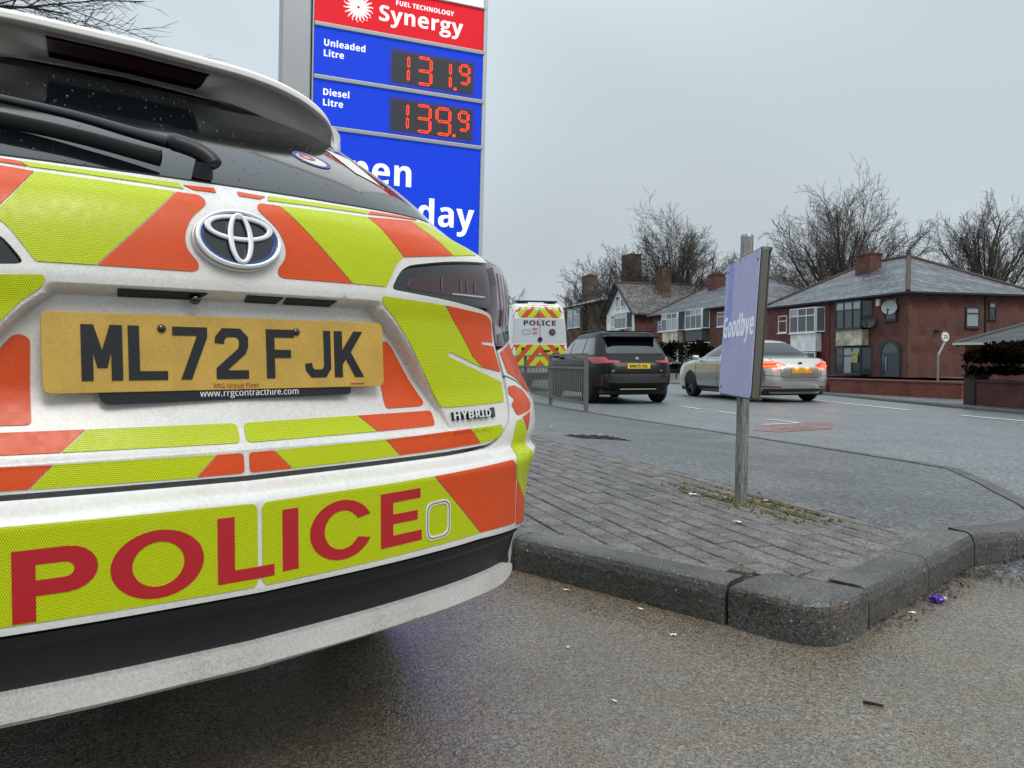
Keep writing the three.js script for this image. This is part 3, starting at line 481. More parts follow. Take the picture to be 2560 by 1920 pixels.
// badge: black letters behind stand in for shaded edges of the bright ones
{
  const wrap = (g, s0, y0) => { const p = g.attributes.position; for (let i = 0; i < p.count; i++) { const a = s0 + p.getX(i), b = y0 + p.getY(i), P = rear(a, b), n = rear(a + 1e-4, b).sub(P).cross(rear(a, b + 1e-4).sub(P)).normalize(); P.addScaledVector(n, p.getZ(i)); p.setXYZ(i, P.x, P.y, P.z); } g.computeVertexNormals(); return g; };
  const bd = mesh('badge', wrap(mergeVertices(text('HYBRID', 0.0155, { depth: 0.008, w: 1.42 })).toNonIndexed(), 0.414, 0.7165), mat(0x101114, 0.3), car);
  mesh('badge_face', wrap(mergeVertices(text('HYBRID', 0.0155, { depth: 0.001, w: 1.42 }).translate(0, 0, 0.0082)).toNonIndexed(), 0.4132, 0.7172), mat(0xdadde0, 0.25, { metalness: 0.3 }), bd);
  mesh('badge_end', wrap(slab(rect(0, 0.010, -0.001, 0.019, 0.002), 0.005).translate(0.116, 0, 0.005), 0.414, 0.7165), gloss, bd);
}
// rear window, wiper, and a sign reflection painted on the glass
const win = mesh('rear_window', patch((() => { const h = rounded([[0, 1.1085], [0.20, 1.1095], [0.40, 1.1145], [0.447, 1.1145, 0.01], [0.472, 1.16], [0.483, 1.23], [0.488, 1.36], [0.47, 1.40, 0.03], [0.2, 1.435], [0, 1.440]]); return [...h, ...h.slice(1, -1).reverse().map((p) => [-p[0], p[1]])]; })(), rear, 0.03, { off: -0.003, thick: 0.004 }), phys(0x0e1214, 0.06, { ior: 1.35 }), car);
mesh('window_seal', patch((() => { const h = [[0, 1.1072], [0.20, 1.1082], [0.40, 1.1132], [0.452, 1.1135], [0.448, 1.1170], [0.40, 1.1165], [0.2, 1.1118], [0, 1.1105]]; return [...h, ...h.slice(1, -1).reverse().map((p) => [-p[0], p[1]])]; })(), rear, 0.03, { off: 0.0004, thick: 0.004 }), rubber, win);
const disc = (cx, cy, rx, ry, off, m, inner) => mesh('painted_reflection', patch(ellipse(cx, cy, rx, ry, 36), rear, 0.015, { off, thick: 0.0004, holes: inner ? [ellipse(cx, cy, inner * rx, inner * ry, 30)] : [] }), m, win);
disc(0.270, 1.243, 0.040, 0.024, -0.0020, mat(0xcfccc6, 0.5)); disc(0.270, 1.243, 0.040, 0.024, -0.0012, mat(0x23418f, 0.5), 0.8); disc(0.264, 1.249, 0.018, 0.010, -0.0010, mat(0xa84038, 0.5), 0.5);
mesh('painted_reflection', patch([[0.375, 1.235], [0.412, 1.205], [0.452, 1.31], [0.392, 1.322]], rear, 0.02, { off: -0.0015, thick: 0.0004 }), mat(0xd8d2c8, 0.6), win);  // pale strip of the same reflection, put in as colour
{ // specks of dried rain on the glass
  const n = 300, im = new THREE.InstancedMesh(new THREE.SphereGeometry(1, 6, 4), phys(0xb9bfc2, 0.3), n), m = new THREE.Matrix4();
  for (let i = 0; i < n; i++) { const y = rr(1.118, 1.40), s = rr(-0.46, 0.455), p = rear(s, y), r = rr(0.0004, 0.0012) * (rnd() < 0.05 ? 2 : 1); m.makeScale(r * 1.3, r * 0.5, r); m.setPosition(p.x, p.y - 0.0012, p.z - 0.002); im.setMatrixAt(i, m); }
  im.name = 'rain_specks'; im.userData.kind = 'stuff'; win.add(shade(im));
}
{
  const w = new THREE.Group(); w.name = 'wiper'; car.add(w);
  const on = (s, y, o) => { const P = rear(s, y), e = 1e-4, n = rear(s + e, y).sub(P).cross(rear(s, y + e).sub(P)).normalize(); return rear(s, y).addScaledVector(n, o); };
  const arm = (pts, rw, rt, n = 24) => { // a flattened, tapering arm
    const c = new THREE.CatmullRomCurve3(pts); return gridGeo(n, 14, (u, v) => { const p = c.getPoint(u), t = c.getTangent(u), up = V3(0, 0.87, 0.49), sdv = t.clone().cross(up).normalize(), nn = sdv.clone().cross(t).normalize(), a = v * Math.PI * 2, k = typeof rw === 'function' ? rw(u) : rw; return p.addScaledVector(sdv, Math.cos(a) * k).addScaledVector(nn, Math.sin(a) * (typeof rt === 'function' ? rt(u) : rt)); });
  };
  const cap = (u) => Math.min(1, Math.sqrt(Math.max(0, Math.min(u, 1 - u)) * 9 + 0.002));
  mesh('wiper_head', arm([on(-0.010, 1.116, 0.020), on(-0.016, 1.122, 0.028), on(-0.030, 1.129, 0.034), on(-0.050, 1.136, 0.036), on(-0.078, 1.143, 0.036)], (u) => 0.0135 * cap(u), (u) => 0.0135 * cap(u)), trimBlack, w);
  mesh('wiper_arm', arm([on(-0.070, 1.140, 0.034), on(-0.12, 1.160, 0.029), on(-0.179, 1.183, 0.026), on(-0.272, 1.208, 0.022), on(-0.36, 1.227, 0.020)], (u) => 0.0105 - 0.003 * u, (u) => 0.0095 - 0.004 * u), trimBlack, w);
  mesh('wiper_pivot', tube(on(-0.026, 1.119, 0.0), on(-0.026, 1.122, 0.024), 0.016, 0.013, 18), trimBlack, w);
  mesh('wiper_blade', arm([on(-0.085, 1.128, 0.013), on(-0.188, 1.157, 0.011), on(-0.28, 1.172, 0.011), on(-0.40, 1.186, 0.011)], 0.006, 0.011), rubber, w);
  mesh('blade_spine', arm([on(-0.085, 1.131, 0.023), on(-0.188, 1.160, 0.019), on(-0.28, 1.175, 0.019), on(-0.40, 1.189, 0.019)], 0.0045, 0.004), gloss, w);
}
// roof spoiler with the high brake light under its lip
{
  const yE = pchip([[0, 1.4785], [0.2, 1.478], [0.28, 1.475], [0.36, 1.465], [0.42, 1.450], [0.46, 1.432], [0.495, 1.400], [0.512, 1.365]]), fE = pchip([[0, .50], [0.2, .508], [0.28, .518], [0.36, .535], [0.42, .556], [0.46, .578], [0.495, .615], [0.512, .655]]);
  const yG = pchip([[0, 1.438], [0.2, 1.434], [0.42, 1.398], [0.48, 1.372], [0.512, 1.345]]), fG = pchip([[0, .612], [0.2, .618], [0.42, .655], [0.48, .68], [0.512, .70]]);
  const prof = [[0.40, 0.030, 0], [0.22, 0.026, 0], [0.10, 0.020, 0], [0.04, 0.013, 0], [0.012, 0.007, 0], [0.002, 0.003, 0], [-0.002, -0.003, 0], [-0.001, -0.014, 0], [0.012, -0.018, 0], [0.032, -0.016, 0], [0.042, -0.020, 0], [0.066, -0.036, 0], [0.076, -0.040, 0.25], [0, 0, 1]];
  const pt = (s, i) => { const a = Math.abs(s), p = prof[i], k = 1 - ss(0.40, 0.512, a) * 0.75, fl = 1 - ss(0.15, 0.24, a) * 0.55; let f = fE(a) + p[0] * (i < 5 ? 1 : k), y = yE(a) + p[1] * (i < 5 ? k : k * (i > 9 ? fl : 1)); f = lerp(f, fG(a), p[2]); y = lerp(y, yG(a), p[2]); return V3(s, y, -f); };
  const fine = (v) => { const x = v * (prof.length - 1), i = Math.min(prof.length - 2, Math.floor(x)), t = x - i; return [i, t]; };
  const sp = mesh('spoiler', gridGeo(120, 52, (u, v) => { const s = lerp(-0.512, 0.512, u), [i, t] = fine(v); return pt(s, i).lerp(pt(s, i + 1), t); }), phys(0xf2efea, 0.35, { clearcoat: 0.6, clearcoatRoughness: 0.2 }), car);
  const face = (s, q) => { const x = lerp(11.95, 9.25, q), i = Math.floor(x); return pt(s, i).lerp(pt(s, i + 1), x - i).add(V3(0, -0.0022, 0.0022)); };
  mesh('brake_light', patch(rounded([[-0.142, -0.02, 0.004], [0.142, -0.02, 0.004], [0.158, 1.0, 0.004], [-0.158, 1.0, 0.004]].map((p) => [p[0], p[1], 0])), face, 0.006, {}), phys(0x2c0508, 0.16, { clearcoat: 1, clearcoatRoughness: 0.05 }), sp);
}
// roof, sides, wheels (mostly out of view)
{
  const W = (y) => pchip([[0.3, 0.84], [0.5, 0.885], [0.75, 0.895], [0.98, 0.88], [1.05, 0.80], [1.25, 0.72], [1.40, 0.64], [1.47, 0.55]])(y);
  for (const sd of [1, -1]) {
    const sidePt = (z, y) => { if (z < 0) { const a = lerp(0.885, 0.70, -z / 0.3), k2 = kW(y); return V3(sd * (a * k2 - 0.005), y, -(Math.min(0.9 - k2 * planC(0.885), shellF(y)) + k2 * planC(a) + 0.008)); } const k = kW(y), s0 = 0.892 * k, f = Math.min(0.9, shellF(y) + k * planC(0.885)), zz = f + z * (y > 1.0 ? (3.2 - f) / 3.2 : (4.3 - f) / 3.9); return V3(sd * lerp(0.888 * k, W(y), ss(0, 0.9, z)) * (1 - 0.12 * ss(3.2, 3.9, z)), y, -zz); };
    const g = gridGeo(64, 44, (u, v) => { const y0 = lerp(0.38, 0.15, ss(0.38, 0.5, u)), y = v > 0.62 ? lerp(1.0, 1.43, (v - 0.62) / 0.38) : lerp(y0, 1.0, v / 0.62); return sidePt(u < 0.25 ? -0.3 * (1 - u / 0.25) : (u - 0.25) / 0.75 * (y > 1.0 ? 3.2 : 3.9), y); });
    mesh('body_side', g, paintB, car);
    const gl = gridGeo(30, 10, (u, v) => sidePt(lerp(0.5, 2.8, u), lerp(1.03, 1.33, v)).add(V3(sd * 0.006, 0, 0))); mesh('side_window', gl, glassDark, car);
    for (const z of [-1.0, -3.6]) { const wh = new THREE.Group(); wh.name = 'wheel'; wh.position.set(sd * 0.745, 0.315, z); car.add(wh); mesh('tyre', new THREE.TorusGeometry(0.245, 0.075, 14, 36).scale(1, 1, 1.35).rotateY(Math.PI / 2), rubber, wh); mesh('rim', new THREE.CylinderGeometry(0.2, 0.2, 0.16, 24).rotateZ(Math.PI / 2), mat(0x77797c, 0.4, { metalness: 0.7 }), wh); }
  }
  mesh('roof', gridGeo(24, 24, (u, v) => { const s = lerp(-1, 1, u), f = lerp(0.82, 3.2, v), hw = 0.6 + 0.04 * v; return V3(s * hw, 1.50 - 0.09 * s ** 4 - 0.10 * ss(0.55, 1, v), -f); }), paintB, car);
  mesh('bonnet', gridGeo(16, 20, (u, v) => { const s = lerp(-1, 1, u), f = lerp(3.2, 4.5, v); return V3(s * 0.84, 1.0 - 0.03 * s * s - 0.55 * ss(0.3, 1, v) ** 2, -f); }), paintB, car);
  mesh('windscreen', gridGeo(16, 10, (u, v) => { const s = lerp(-1, 1, u); return V3(s * lerp(0.64, 0.8, v), lerp(1.40, 1.0, v) - 0.05 * s ** 4, -lerp(3.15, 3.75, v)); }), glassDark, car);
}
// ---------------------------------------------------------------- fuel price totem
{
  const t = base('price_totem', -2.095, 0, 7.85, 0); t.rotation.order = 'ZYX'; t.rotation.set(0, 0.377, -0.0244);
  tag(t, 'tall fuel price totem with red and blue panels and orange digits', 'price sign');
  const alu = mat(0xa3a6a8, 0.38, { metalness: 0.55 }), blue = phys(0x021a96, 0.5, { specularIntensity: 0.5, emissive: 0x0050ff, emissiveIntensity: 0.45 }), red = phys(0xa8081a, 0.5, { specularIntensity: 0.5, emissive: 0xf01428, emissiveIntensity: 0.5 }), white = mat(0xf0f1f2, 0.5, { emissive: 0xffffff, emissiveIntensity: 0.42 }), dark = mat(0x26282b, 0.6);
  mesh('column', rbox(-0.318, -0.028, -0.1, 6.4, -0.30, 0.02, 0.02), alu, t);
  mesh('core', boxAt(-0.03, 1.8, -0.1, 6.4, -0.28, -0.022), dark, t);
  mesh('edge_trim', rbox(-0.018, 0.0, 0.3, 6.4, -0.03, 0.012, 0.004), alu, t); mesh('edge_trim', rbox(1.8, 1.845, -0.1, 6.4, -0.29, 0.012, 0.006), mat(0xb9bec2, 0.4, { metalness: 0.4 }), t);
  const pn = (y0, y1, m) => mesh('panel', rbox(0.004, 1.796, y0, y1, -0.02, 0.0, 0.003), m, t);
  pn(4.725, 6.3, white); const pr = pn(4.258, 4.70, red), p1 = pn(3.73, 4.21, blue), p2 = pn(3.23, 3.682, blue), p3 = pn(1.15, 3.182, blue); pn(0.2, 1.10, mat(0x9b9ea1, 0.5));
  for (const y of [1.125, 3.206, 3.706, 4.234, 4.7125]) mesh('divider', rbox(0.0, 1.815, y - (y > 4.5 ? 0.011 : 0.023), y + (y > 4.5 ? 0.011 : 0.023), -0.03, 0.022, 0.008), alu, t);
  const put = (str, cap, x, y, parent, o = {}) => mesh('lettering', text(str, cap, { depth: 0.003, ...o }).translate(x, y, 0.0), white, parent);
  put('Unleaded', 0.066, 0.10, 4.03, p1, { w: 1.02 }); put('Litre', 0.066, 0.10, 3.925, p1, { w: 1.02 });
  put('Diesel', 0.066, 0.10, 3.535, p2, { w: 1.02 }); put('Litre', 0.066, 0.10, 3.43, p2, { w: 1.02 });
  put('Synergy', 0.158, 0.655, 4.385, pr, { w: 1.10 }); put('FUEL TECHNOLOGY', 0.048, 0.83, 4.572, pr, { w: 1.03 });
  put('Open', 0.275, 0.09, 2.70, p3, { w: 1.0 }); put('day', 0.272, 1.105, 2.315, p3, { w: 1.0 });
  { // ring of dots
    const dots = [], c = [0.44, 4.475]; for (const [r, n, d] of [[0.046, 12, 0.014], [0.068, 18, 0.014], [0.090, 20, 0.012], [0.110, 20, 0.010], [0.130, 20, 0.008], [0.147, 18, 0.006]]) for (let i = 0; i < n; i++) { const a = (i + (r * 100 % 2) * 0.5) / n * Math.PI * 2; dots.push(new THREE.CylinderGeometry(d, d, 0.003, 10).rotateX(Math.PI / 2).translate(c[0] + r * Math.cos(a), c[1] + r * Math.sin(a), 0.0016)); }
    dots.push(slab(ellipse(c[0], c[1], 0.036, 0.036, 24), 0.003, { holes: [ellipse(c[0], c[1], 0.015, 0.015, 16)] }).translate(0, 0, 0.003)); mesh('dotted_logo', dots, white, pr);
  }
  const led = mat(0x200200, 0.5, { emissive: 0xff3a12, emissiveIntensity: 2.1 }), scr = mat(0x34363b, 0.35);
  const SEG = { 1: 'BC', 3: 'ABGCD', 9: 'AFGBCD' };
  const digit = (ch, x, y, w, h) => { // segments drawn as outlines of small lamps
    const m = 0.007, g = [], P = { A: [[0, h], [w, h]], B: [[w, h], [w, h / 2]], C: [[w, h / 2], [w, 0]], D: [[0, 0], [w, 0]], E: [[0, 0], [0, h / 2]], F: [[0, h / 2], [0, h]], G: [[0, h / 2], [w, h / 2]] };
    for (const s of SEG[ch]) { const [a, b] = P[s], l = Math.hypot(b[0] - a[0], b[1] - a[1]), u = [(b[0] - a[0]) / l, (b[1] - a[1]) / l], n = [-u[1], u[0]], e = 0.014, at = (d, o) => [a[0] + u[0] * d + n[0] * o, a[1] + u[1] * d + n[1] * o]; const ring = [at(e * 0.6, 0), at(e * 1.8, e), at(l - e * 1.8, e), at(l - e * 0.6, 0), at(l - e * 1.8, -e), at(e * 1.8, -e)]; const cx = ring.reduce((q, p) => q + p[0], 0) / 6, cy = ring.reduce((q, p) => q + p[1], 0) / 6, inn = ring.map((p) => { const dx = p[0] - cx, dy = p[1] - cy, al = dx * u[0] + dy * u[1], pe = dx * n[0] + dy * n[1]; const al2 = Math.sign(al) * Math.max(0, Math.abs(al) - m * 1.2), pe2 = Math.sign(pe) * Math.max(0, Math.abs(pe) - m); return [cx + u[0] * al2 + n[0] * pe2, cy + u[1] * al2 + n[1] * pe2]; }); g.push(slab(ring, 0.004, { holes: [inn] })); }
    return merge(g).translate(x, y, 0.008);
  };
  for (const [y0, y1, row, par] of [[3.775, 4.10, '1319', p1], [3.275, 3.60, '1399', p2]]) {
    const d = mesh('price_display', rbox(0.80, 1.69, y0, y1, -0.005, 0.004, 0.004), scr, par), hh = 0.27, yb = y0 + 0.025;
    mesh('display_frame', slab(rect(0.765, 1.725, y0 - 0.035, y1 + 0.035), 0.004, { holes: [rect(0.80, 1.69, y0, y1)] }).translate(0, 0, 0.003), mat(0x0a2fb8, 0.5), par);
    const xs = [0.93, 1.075, row[2] === '1' ? 1.31 : 1.31, 1.55];
    mesh('lit_digit', digit(row[0], xs[0] - 0.085, yb, 0.13, hh), led, d); mesh('lit_digit', digit(row[1], xs[1], yb, 0.145, hh), led, d); mesh('lit_digit', digit(row[2], row[2] === '1' ? 1.29 : 1.295, yb, 0.145, hh), led, d); mesh('lit_digit', digit(row[3], 1.545, yb + 0.075, 0.10, 0.19), led, d);
    mesh('lit_point', boxAt(1.475, 1.505, yb - 0.012, yb + 0.014, 0.004, 0.008), led, d);
  }
}
// ---------------------------------------------------------------- sign on a steel post
{
  const g = base('exit_sign', 1.138, 0.12, 3.81); g.rotation.z = -0.016; tag(g, 'faded purple Goodbye sign board on a steel post in the paving', 'sign');
  const post = noiseField(256, 40, 201), pb = noiseField(256, 7, 202);
  const pm = mat(0xffffff, 0.45, { metalness: 0.55, map: tex(256, 4, (i) => { const k = 0.8 + 0.25 * post[i] - 0.3 * pb[i]; return [172 * k, 172 * k, 166 * k]; }) });
  mesh('post', new THREE.CylinderGeometry(0.0305, 0.0305, 1.33, 24).translate(0, 0.655, 0), pm, g); mesh('post_cap', new THREE.CylinderGeometry(0.028, 0.0315, 0.012, 20).translate(0, 1.326, 0), galv, g);
  const b = new THREE.Group(); b.name = 'board'; g.add(b); b.position.set(-0.047, 0.878, 0.06); b.rotation.order = 'ZYX'; b.rotation.set(0, -Math.PI / 2 - 0.055, -0.045); // face looks to -x
  const n1 = noiseField(512, 90, 211), n2 = noiseField(512, 12, 212), n3 = noiseField(512, 30, 213);
  const map = tex(512, 1, (i, x, y) => { const u = x / 512, v = y / 512, band = ss(0.035, 0.10, u) * ss(0.30, 0.19, u) * ss(0.3, 0.5, v), stain = band * (n1[i] > 0.42 ? 0.62 : 0.25) + (n1[i] > 0.80 && n2[i] > 0.6 ? 0.3 : 0), k = 1 - 0.05 * (n3[i] - 0.5); return [lerp(178, 108, stain) * k, lerp(177, 122, stain) * k, lerp(206, 204, stain) * k]; });
  const face = slab(rect(-0.355, 0.30, -0.3365, 0.3365, 0.022), 0.003); { const p = face.attributes.position, uv = new Float32Array(p.count * 2); for (let i = 0; i < p.count; i++) { uv[i * 2] = (p.getX(i) + 0.355) / 0.71; uv[i * 2 + 1] = (p.getY(i) + 0.3365) / 0.673; } face.setAttribute('uv', new THREE.BufferAttribute(uv, 2)); }
  mesh('face_sheet', face.translate(0, 0, 0.0), mat(0xffffff, 0.55, { map }), b);
  mesh('word', text('Goodbye', 0.106, { depth: 0.0015, w: 1.0 }).translate(-0.335, -0.048, 0.0002), mat(0xffffff, 0.5), b);
  mesh('full_stop', slab(ellipse(0.222, -0.040, 0.008, 0.008, 14), 0.0015).translate(0, 0, 0.0015), mat(0xc2473a, 0.5), b);
  const st = mat(0x55554f, 0.5, { metalness: 0.5 });
  mesh('back_channel', rbox(-0.35, 0.30, 0.325, 0.345, -0.055, -0.006, 0.004), st, b); mesh('back_channel', rbox(-0.35, 0.30, -0.345, -0.325, -0.055, -0.006, 0.004), st, b);
  mesh('side_channel', rbox(0.284, 0.304, -0.34, 0.34, -0.04, -0.006, 0.006), mat(0x6a685e, 0.45, { metalness: 0.6 }), b); mesh('back_sheet', boxAt(-0.345, 0.284, -0.325, 0.325, -0.052, -0.046), st, b);
  for (const [x, y] of [[0.272, 0.29], [-0.325, 0.30], [-0.30, -0.30]]) mesh('bolt', new THREE.CylinderGeometry(0.007, 0.007, 0.003, 12).rotateX(Math.PI / 2).translate(x, y, 0.001), mat(0x31357a, 0.6), b);
}
// ---------------------------------------------------------------- pedestrian guard rail
{
  const r = base('guard_rail', 1.33, 0, 13.8, 0.182); tag(r, 'galvanised steel guard rail along the kerb beside the black car', 'railing');
  const gy = roadY(15) + 0.035, m = mat(0x6a6c68, 0.5, { metalness: 0.5 }), L = 2.75, N = 5; // runs along local -z
  for (let i = 0; i <= N; i++) mesh('post', boxAt(-0.034, 0.034, gy - 0.2, gy + 1.04, -i * L - 0.034, -i * L + 0.034), m, r);
  for (let i = 0; i < N; i++) {
    for (const y of [1.02, 0.77, 0.13]) mesh('rail', boxAt(-0.02, 0.02, gy + y - 0.02, gy + y + 0.02, -(i + 1) * L + 0.03, -i * L - 0.03), m, r);
    const k = 18; for (let j = 1; j < k; j++) { const z = -i * L - L * j / k; mesh('bar', new THREE.CylinderGeometry(0.013, 0.013, 0.60, 6).translate(0, gy + 0.45, z), m, r); }
  }
}
// ---------------------------------------------------------------- speed limit sign on a cranked pole
{
  const s = base('speed_limit_sign', 10.3, roadY(19) + 0.06, 18.6, 0.35); tag(s, 'round 20 speed limit sign on a cranked grey pole', 'road sign');
  mesh('pole', [tube(V3(0, 0, 0), V3(0, 1.03, 0), 0.026, 0.026, 12), tube(V3(0, 1.02, 0), V3(0.2, 1.32, 0), 0.026, 0.026, 12), tube(V3(0.2, 1.31, -0.02), V3(0.2, 1.56, -0.02), 0.02, 0.02, 12)], galv, s);
  mesh('disc', new THREE.CylinderGeometry(0.125, 0.125, 0.012, 36).rotateX(Math.PI / 2).translate(0.2, 1.46, 0.02), mat(0xf2f2f0, 0.5), s);
  mesh('red_ring', slab(ellipse(0.2, 1.46, 0.124, 0.124, 40), 0.002, { holes: [ellipse(0.2, 1.46, 0.106, 0.106, 36)] }).translate(0, 0, 0.0285), mat(0x9c8f90, 0.5), s);
  mesh('numeral', text('20', 0.10, { depth: 0.002, centre: true, w: 0.95 }).translate(0.2, 1.41, 0.0262), mat(0x0b0b0d, 0.5), s);
}
// ---------------------------------------------------------------- traffic
function loft(sections) { // sections [y, half width, rear z, front z, squareness]
  const f = [1, 2, 3, 4].map((k) => pchip(sections.map((s) => [s[0], s[k]]))), y0 = sections[0][0], y1 = sections.at(-1)[0];
  const at = (y) => { const w = f[0](y), zr = f[1](y), zf = f[2](y), n = f[3](y); return { w, zc: (zr + zf) / 2, l: (zr - zf) / 2, n }; };
  const rearZ = (x, y) => { const s = at(y); return s.zc + s.l * Math.max(0, 1 - Math.min(1, Math.abs(x) / s.w) ** s.n) ** (1 / s.n); };
  const sideX = (z, y) => { const s = at(y); return s.w * Math.max(0, 1 - Math.min(1, Math.abs(z - s.zc) / s.l) ** s.n) ** (1 / s.n); };
  const ys = []; for (let i = 0; i < sections.length - 1; i++) { const n = 5; for (let k = 0; k < n; k++) ys.push(lerp(sections[i][0], sections[i + 1][0], k / n)); } ys.push(y1);
  const NU = 96, skin = gridGeo(NU, ys.length - 1, (u, v) => { const y = ys[Math.round(v * (ys.length - 1))], s = at(y), a = -u * Math.PI * 2, c = Math.cos(a), d = Math.sin(a), e = 2 / s.n; return V3(s.w * Math.sign(c) * Math.abs(c) ** e, y, s.zc + s.l * Math.sign(d) * Math.abs(d) ** e); });
  const top = at(y1), capg = patch(ellipse(0, 0, 1, 1, 60), (p, q) => { const r = Math.hypot(p, q), a = Math.atan2(q, p), e = 2 / top.n, c = Math.cos(a), d = Math.sin(a); return V3(r * top.w * Math.sign(c) * Math.abs(c) ** e, y1 + 0.012 * (1 - r * r), top.zc - r * top.l * Math.sign(d) * Math.abs(d) ** e); }, 0.4);
  return { skin: merge([skin, capg]), onRear: (x, y) => V3(x, y, rearZ(x, y)), onSide: (sd) => (z, y) => V3(sd * sideX(z, y), y, z), rearZ, sideX, at };
}
function wheel(parent, x, z, r, m, w = 0.22) {
  const sd = Math.sign(x), g = new THREE.Group(); g.name = 'wheel'; g.position.set(x, r, z); g.rotation.z = -sd * Math.PI / 2; parent.add(g);
  mesh('tyre', new THREE.LatheGeometry([[r * 0.64, w / 2 - 0.01], [r * 0.92, w / 2], [r * 0.985, w / 2 - 0.03], [r, 0], [r * 0.985, -w / 2 + 0.03], [r * 0.92, -w / 2], [r * 0.64, -w / 2 + 0.01]].map((p) => new THREE.Vector2(...p)), 36), rubber, g);
  const sp = [new THREE.CylinderGeometry(r * 0.64, r * 0.64, w * 0.5, 28).translate(0, -w * 0.1, 0)]; const rim = mesh('rim', sp, mat(0x1b1c1e, 0.5), g);
  for (let i = 0; i < 5; i++) mesh('spoke', rbox(-0.03, 0.03, w * 0.16, w * 0.36, 0.03, r * 0.63, 0.01, 1).rotateY(i * Math.PI * 0.4), m, rim);
}
function onSheet(name, poly, map, m, parent, off = 0.006, L = 0.12) { return mesh(name, patch(poly, map, L, { off, thick: 0.005 }), m, parent); }
function plateText(parent, str, w, h, x, y, z, col = 0xe8c22c, tilt = 0) {
  const p = mesh('number_plate', rbox(-w / 2, w / 2, -h / 2, h / 2, -0.012, 0, 0.004), mat(col, 0.5), parent); p.position.set(x, y, z); p.rotation.x = tilt;
  if (str) { const t = text(str, h * 0.62, { depth: 0.003, centre: true, w: 0.9 }); mesh('registration', t.translate(0, -h * 0.31, 0.001), mat(0x111111, 0.5), p); } return p;
}
const place = (o, X, Z, turn) => { o.position.set(X, roadY(Z) - 0.006, -Z); o.rotation.y = turn; };
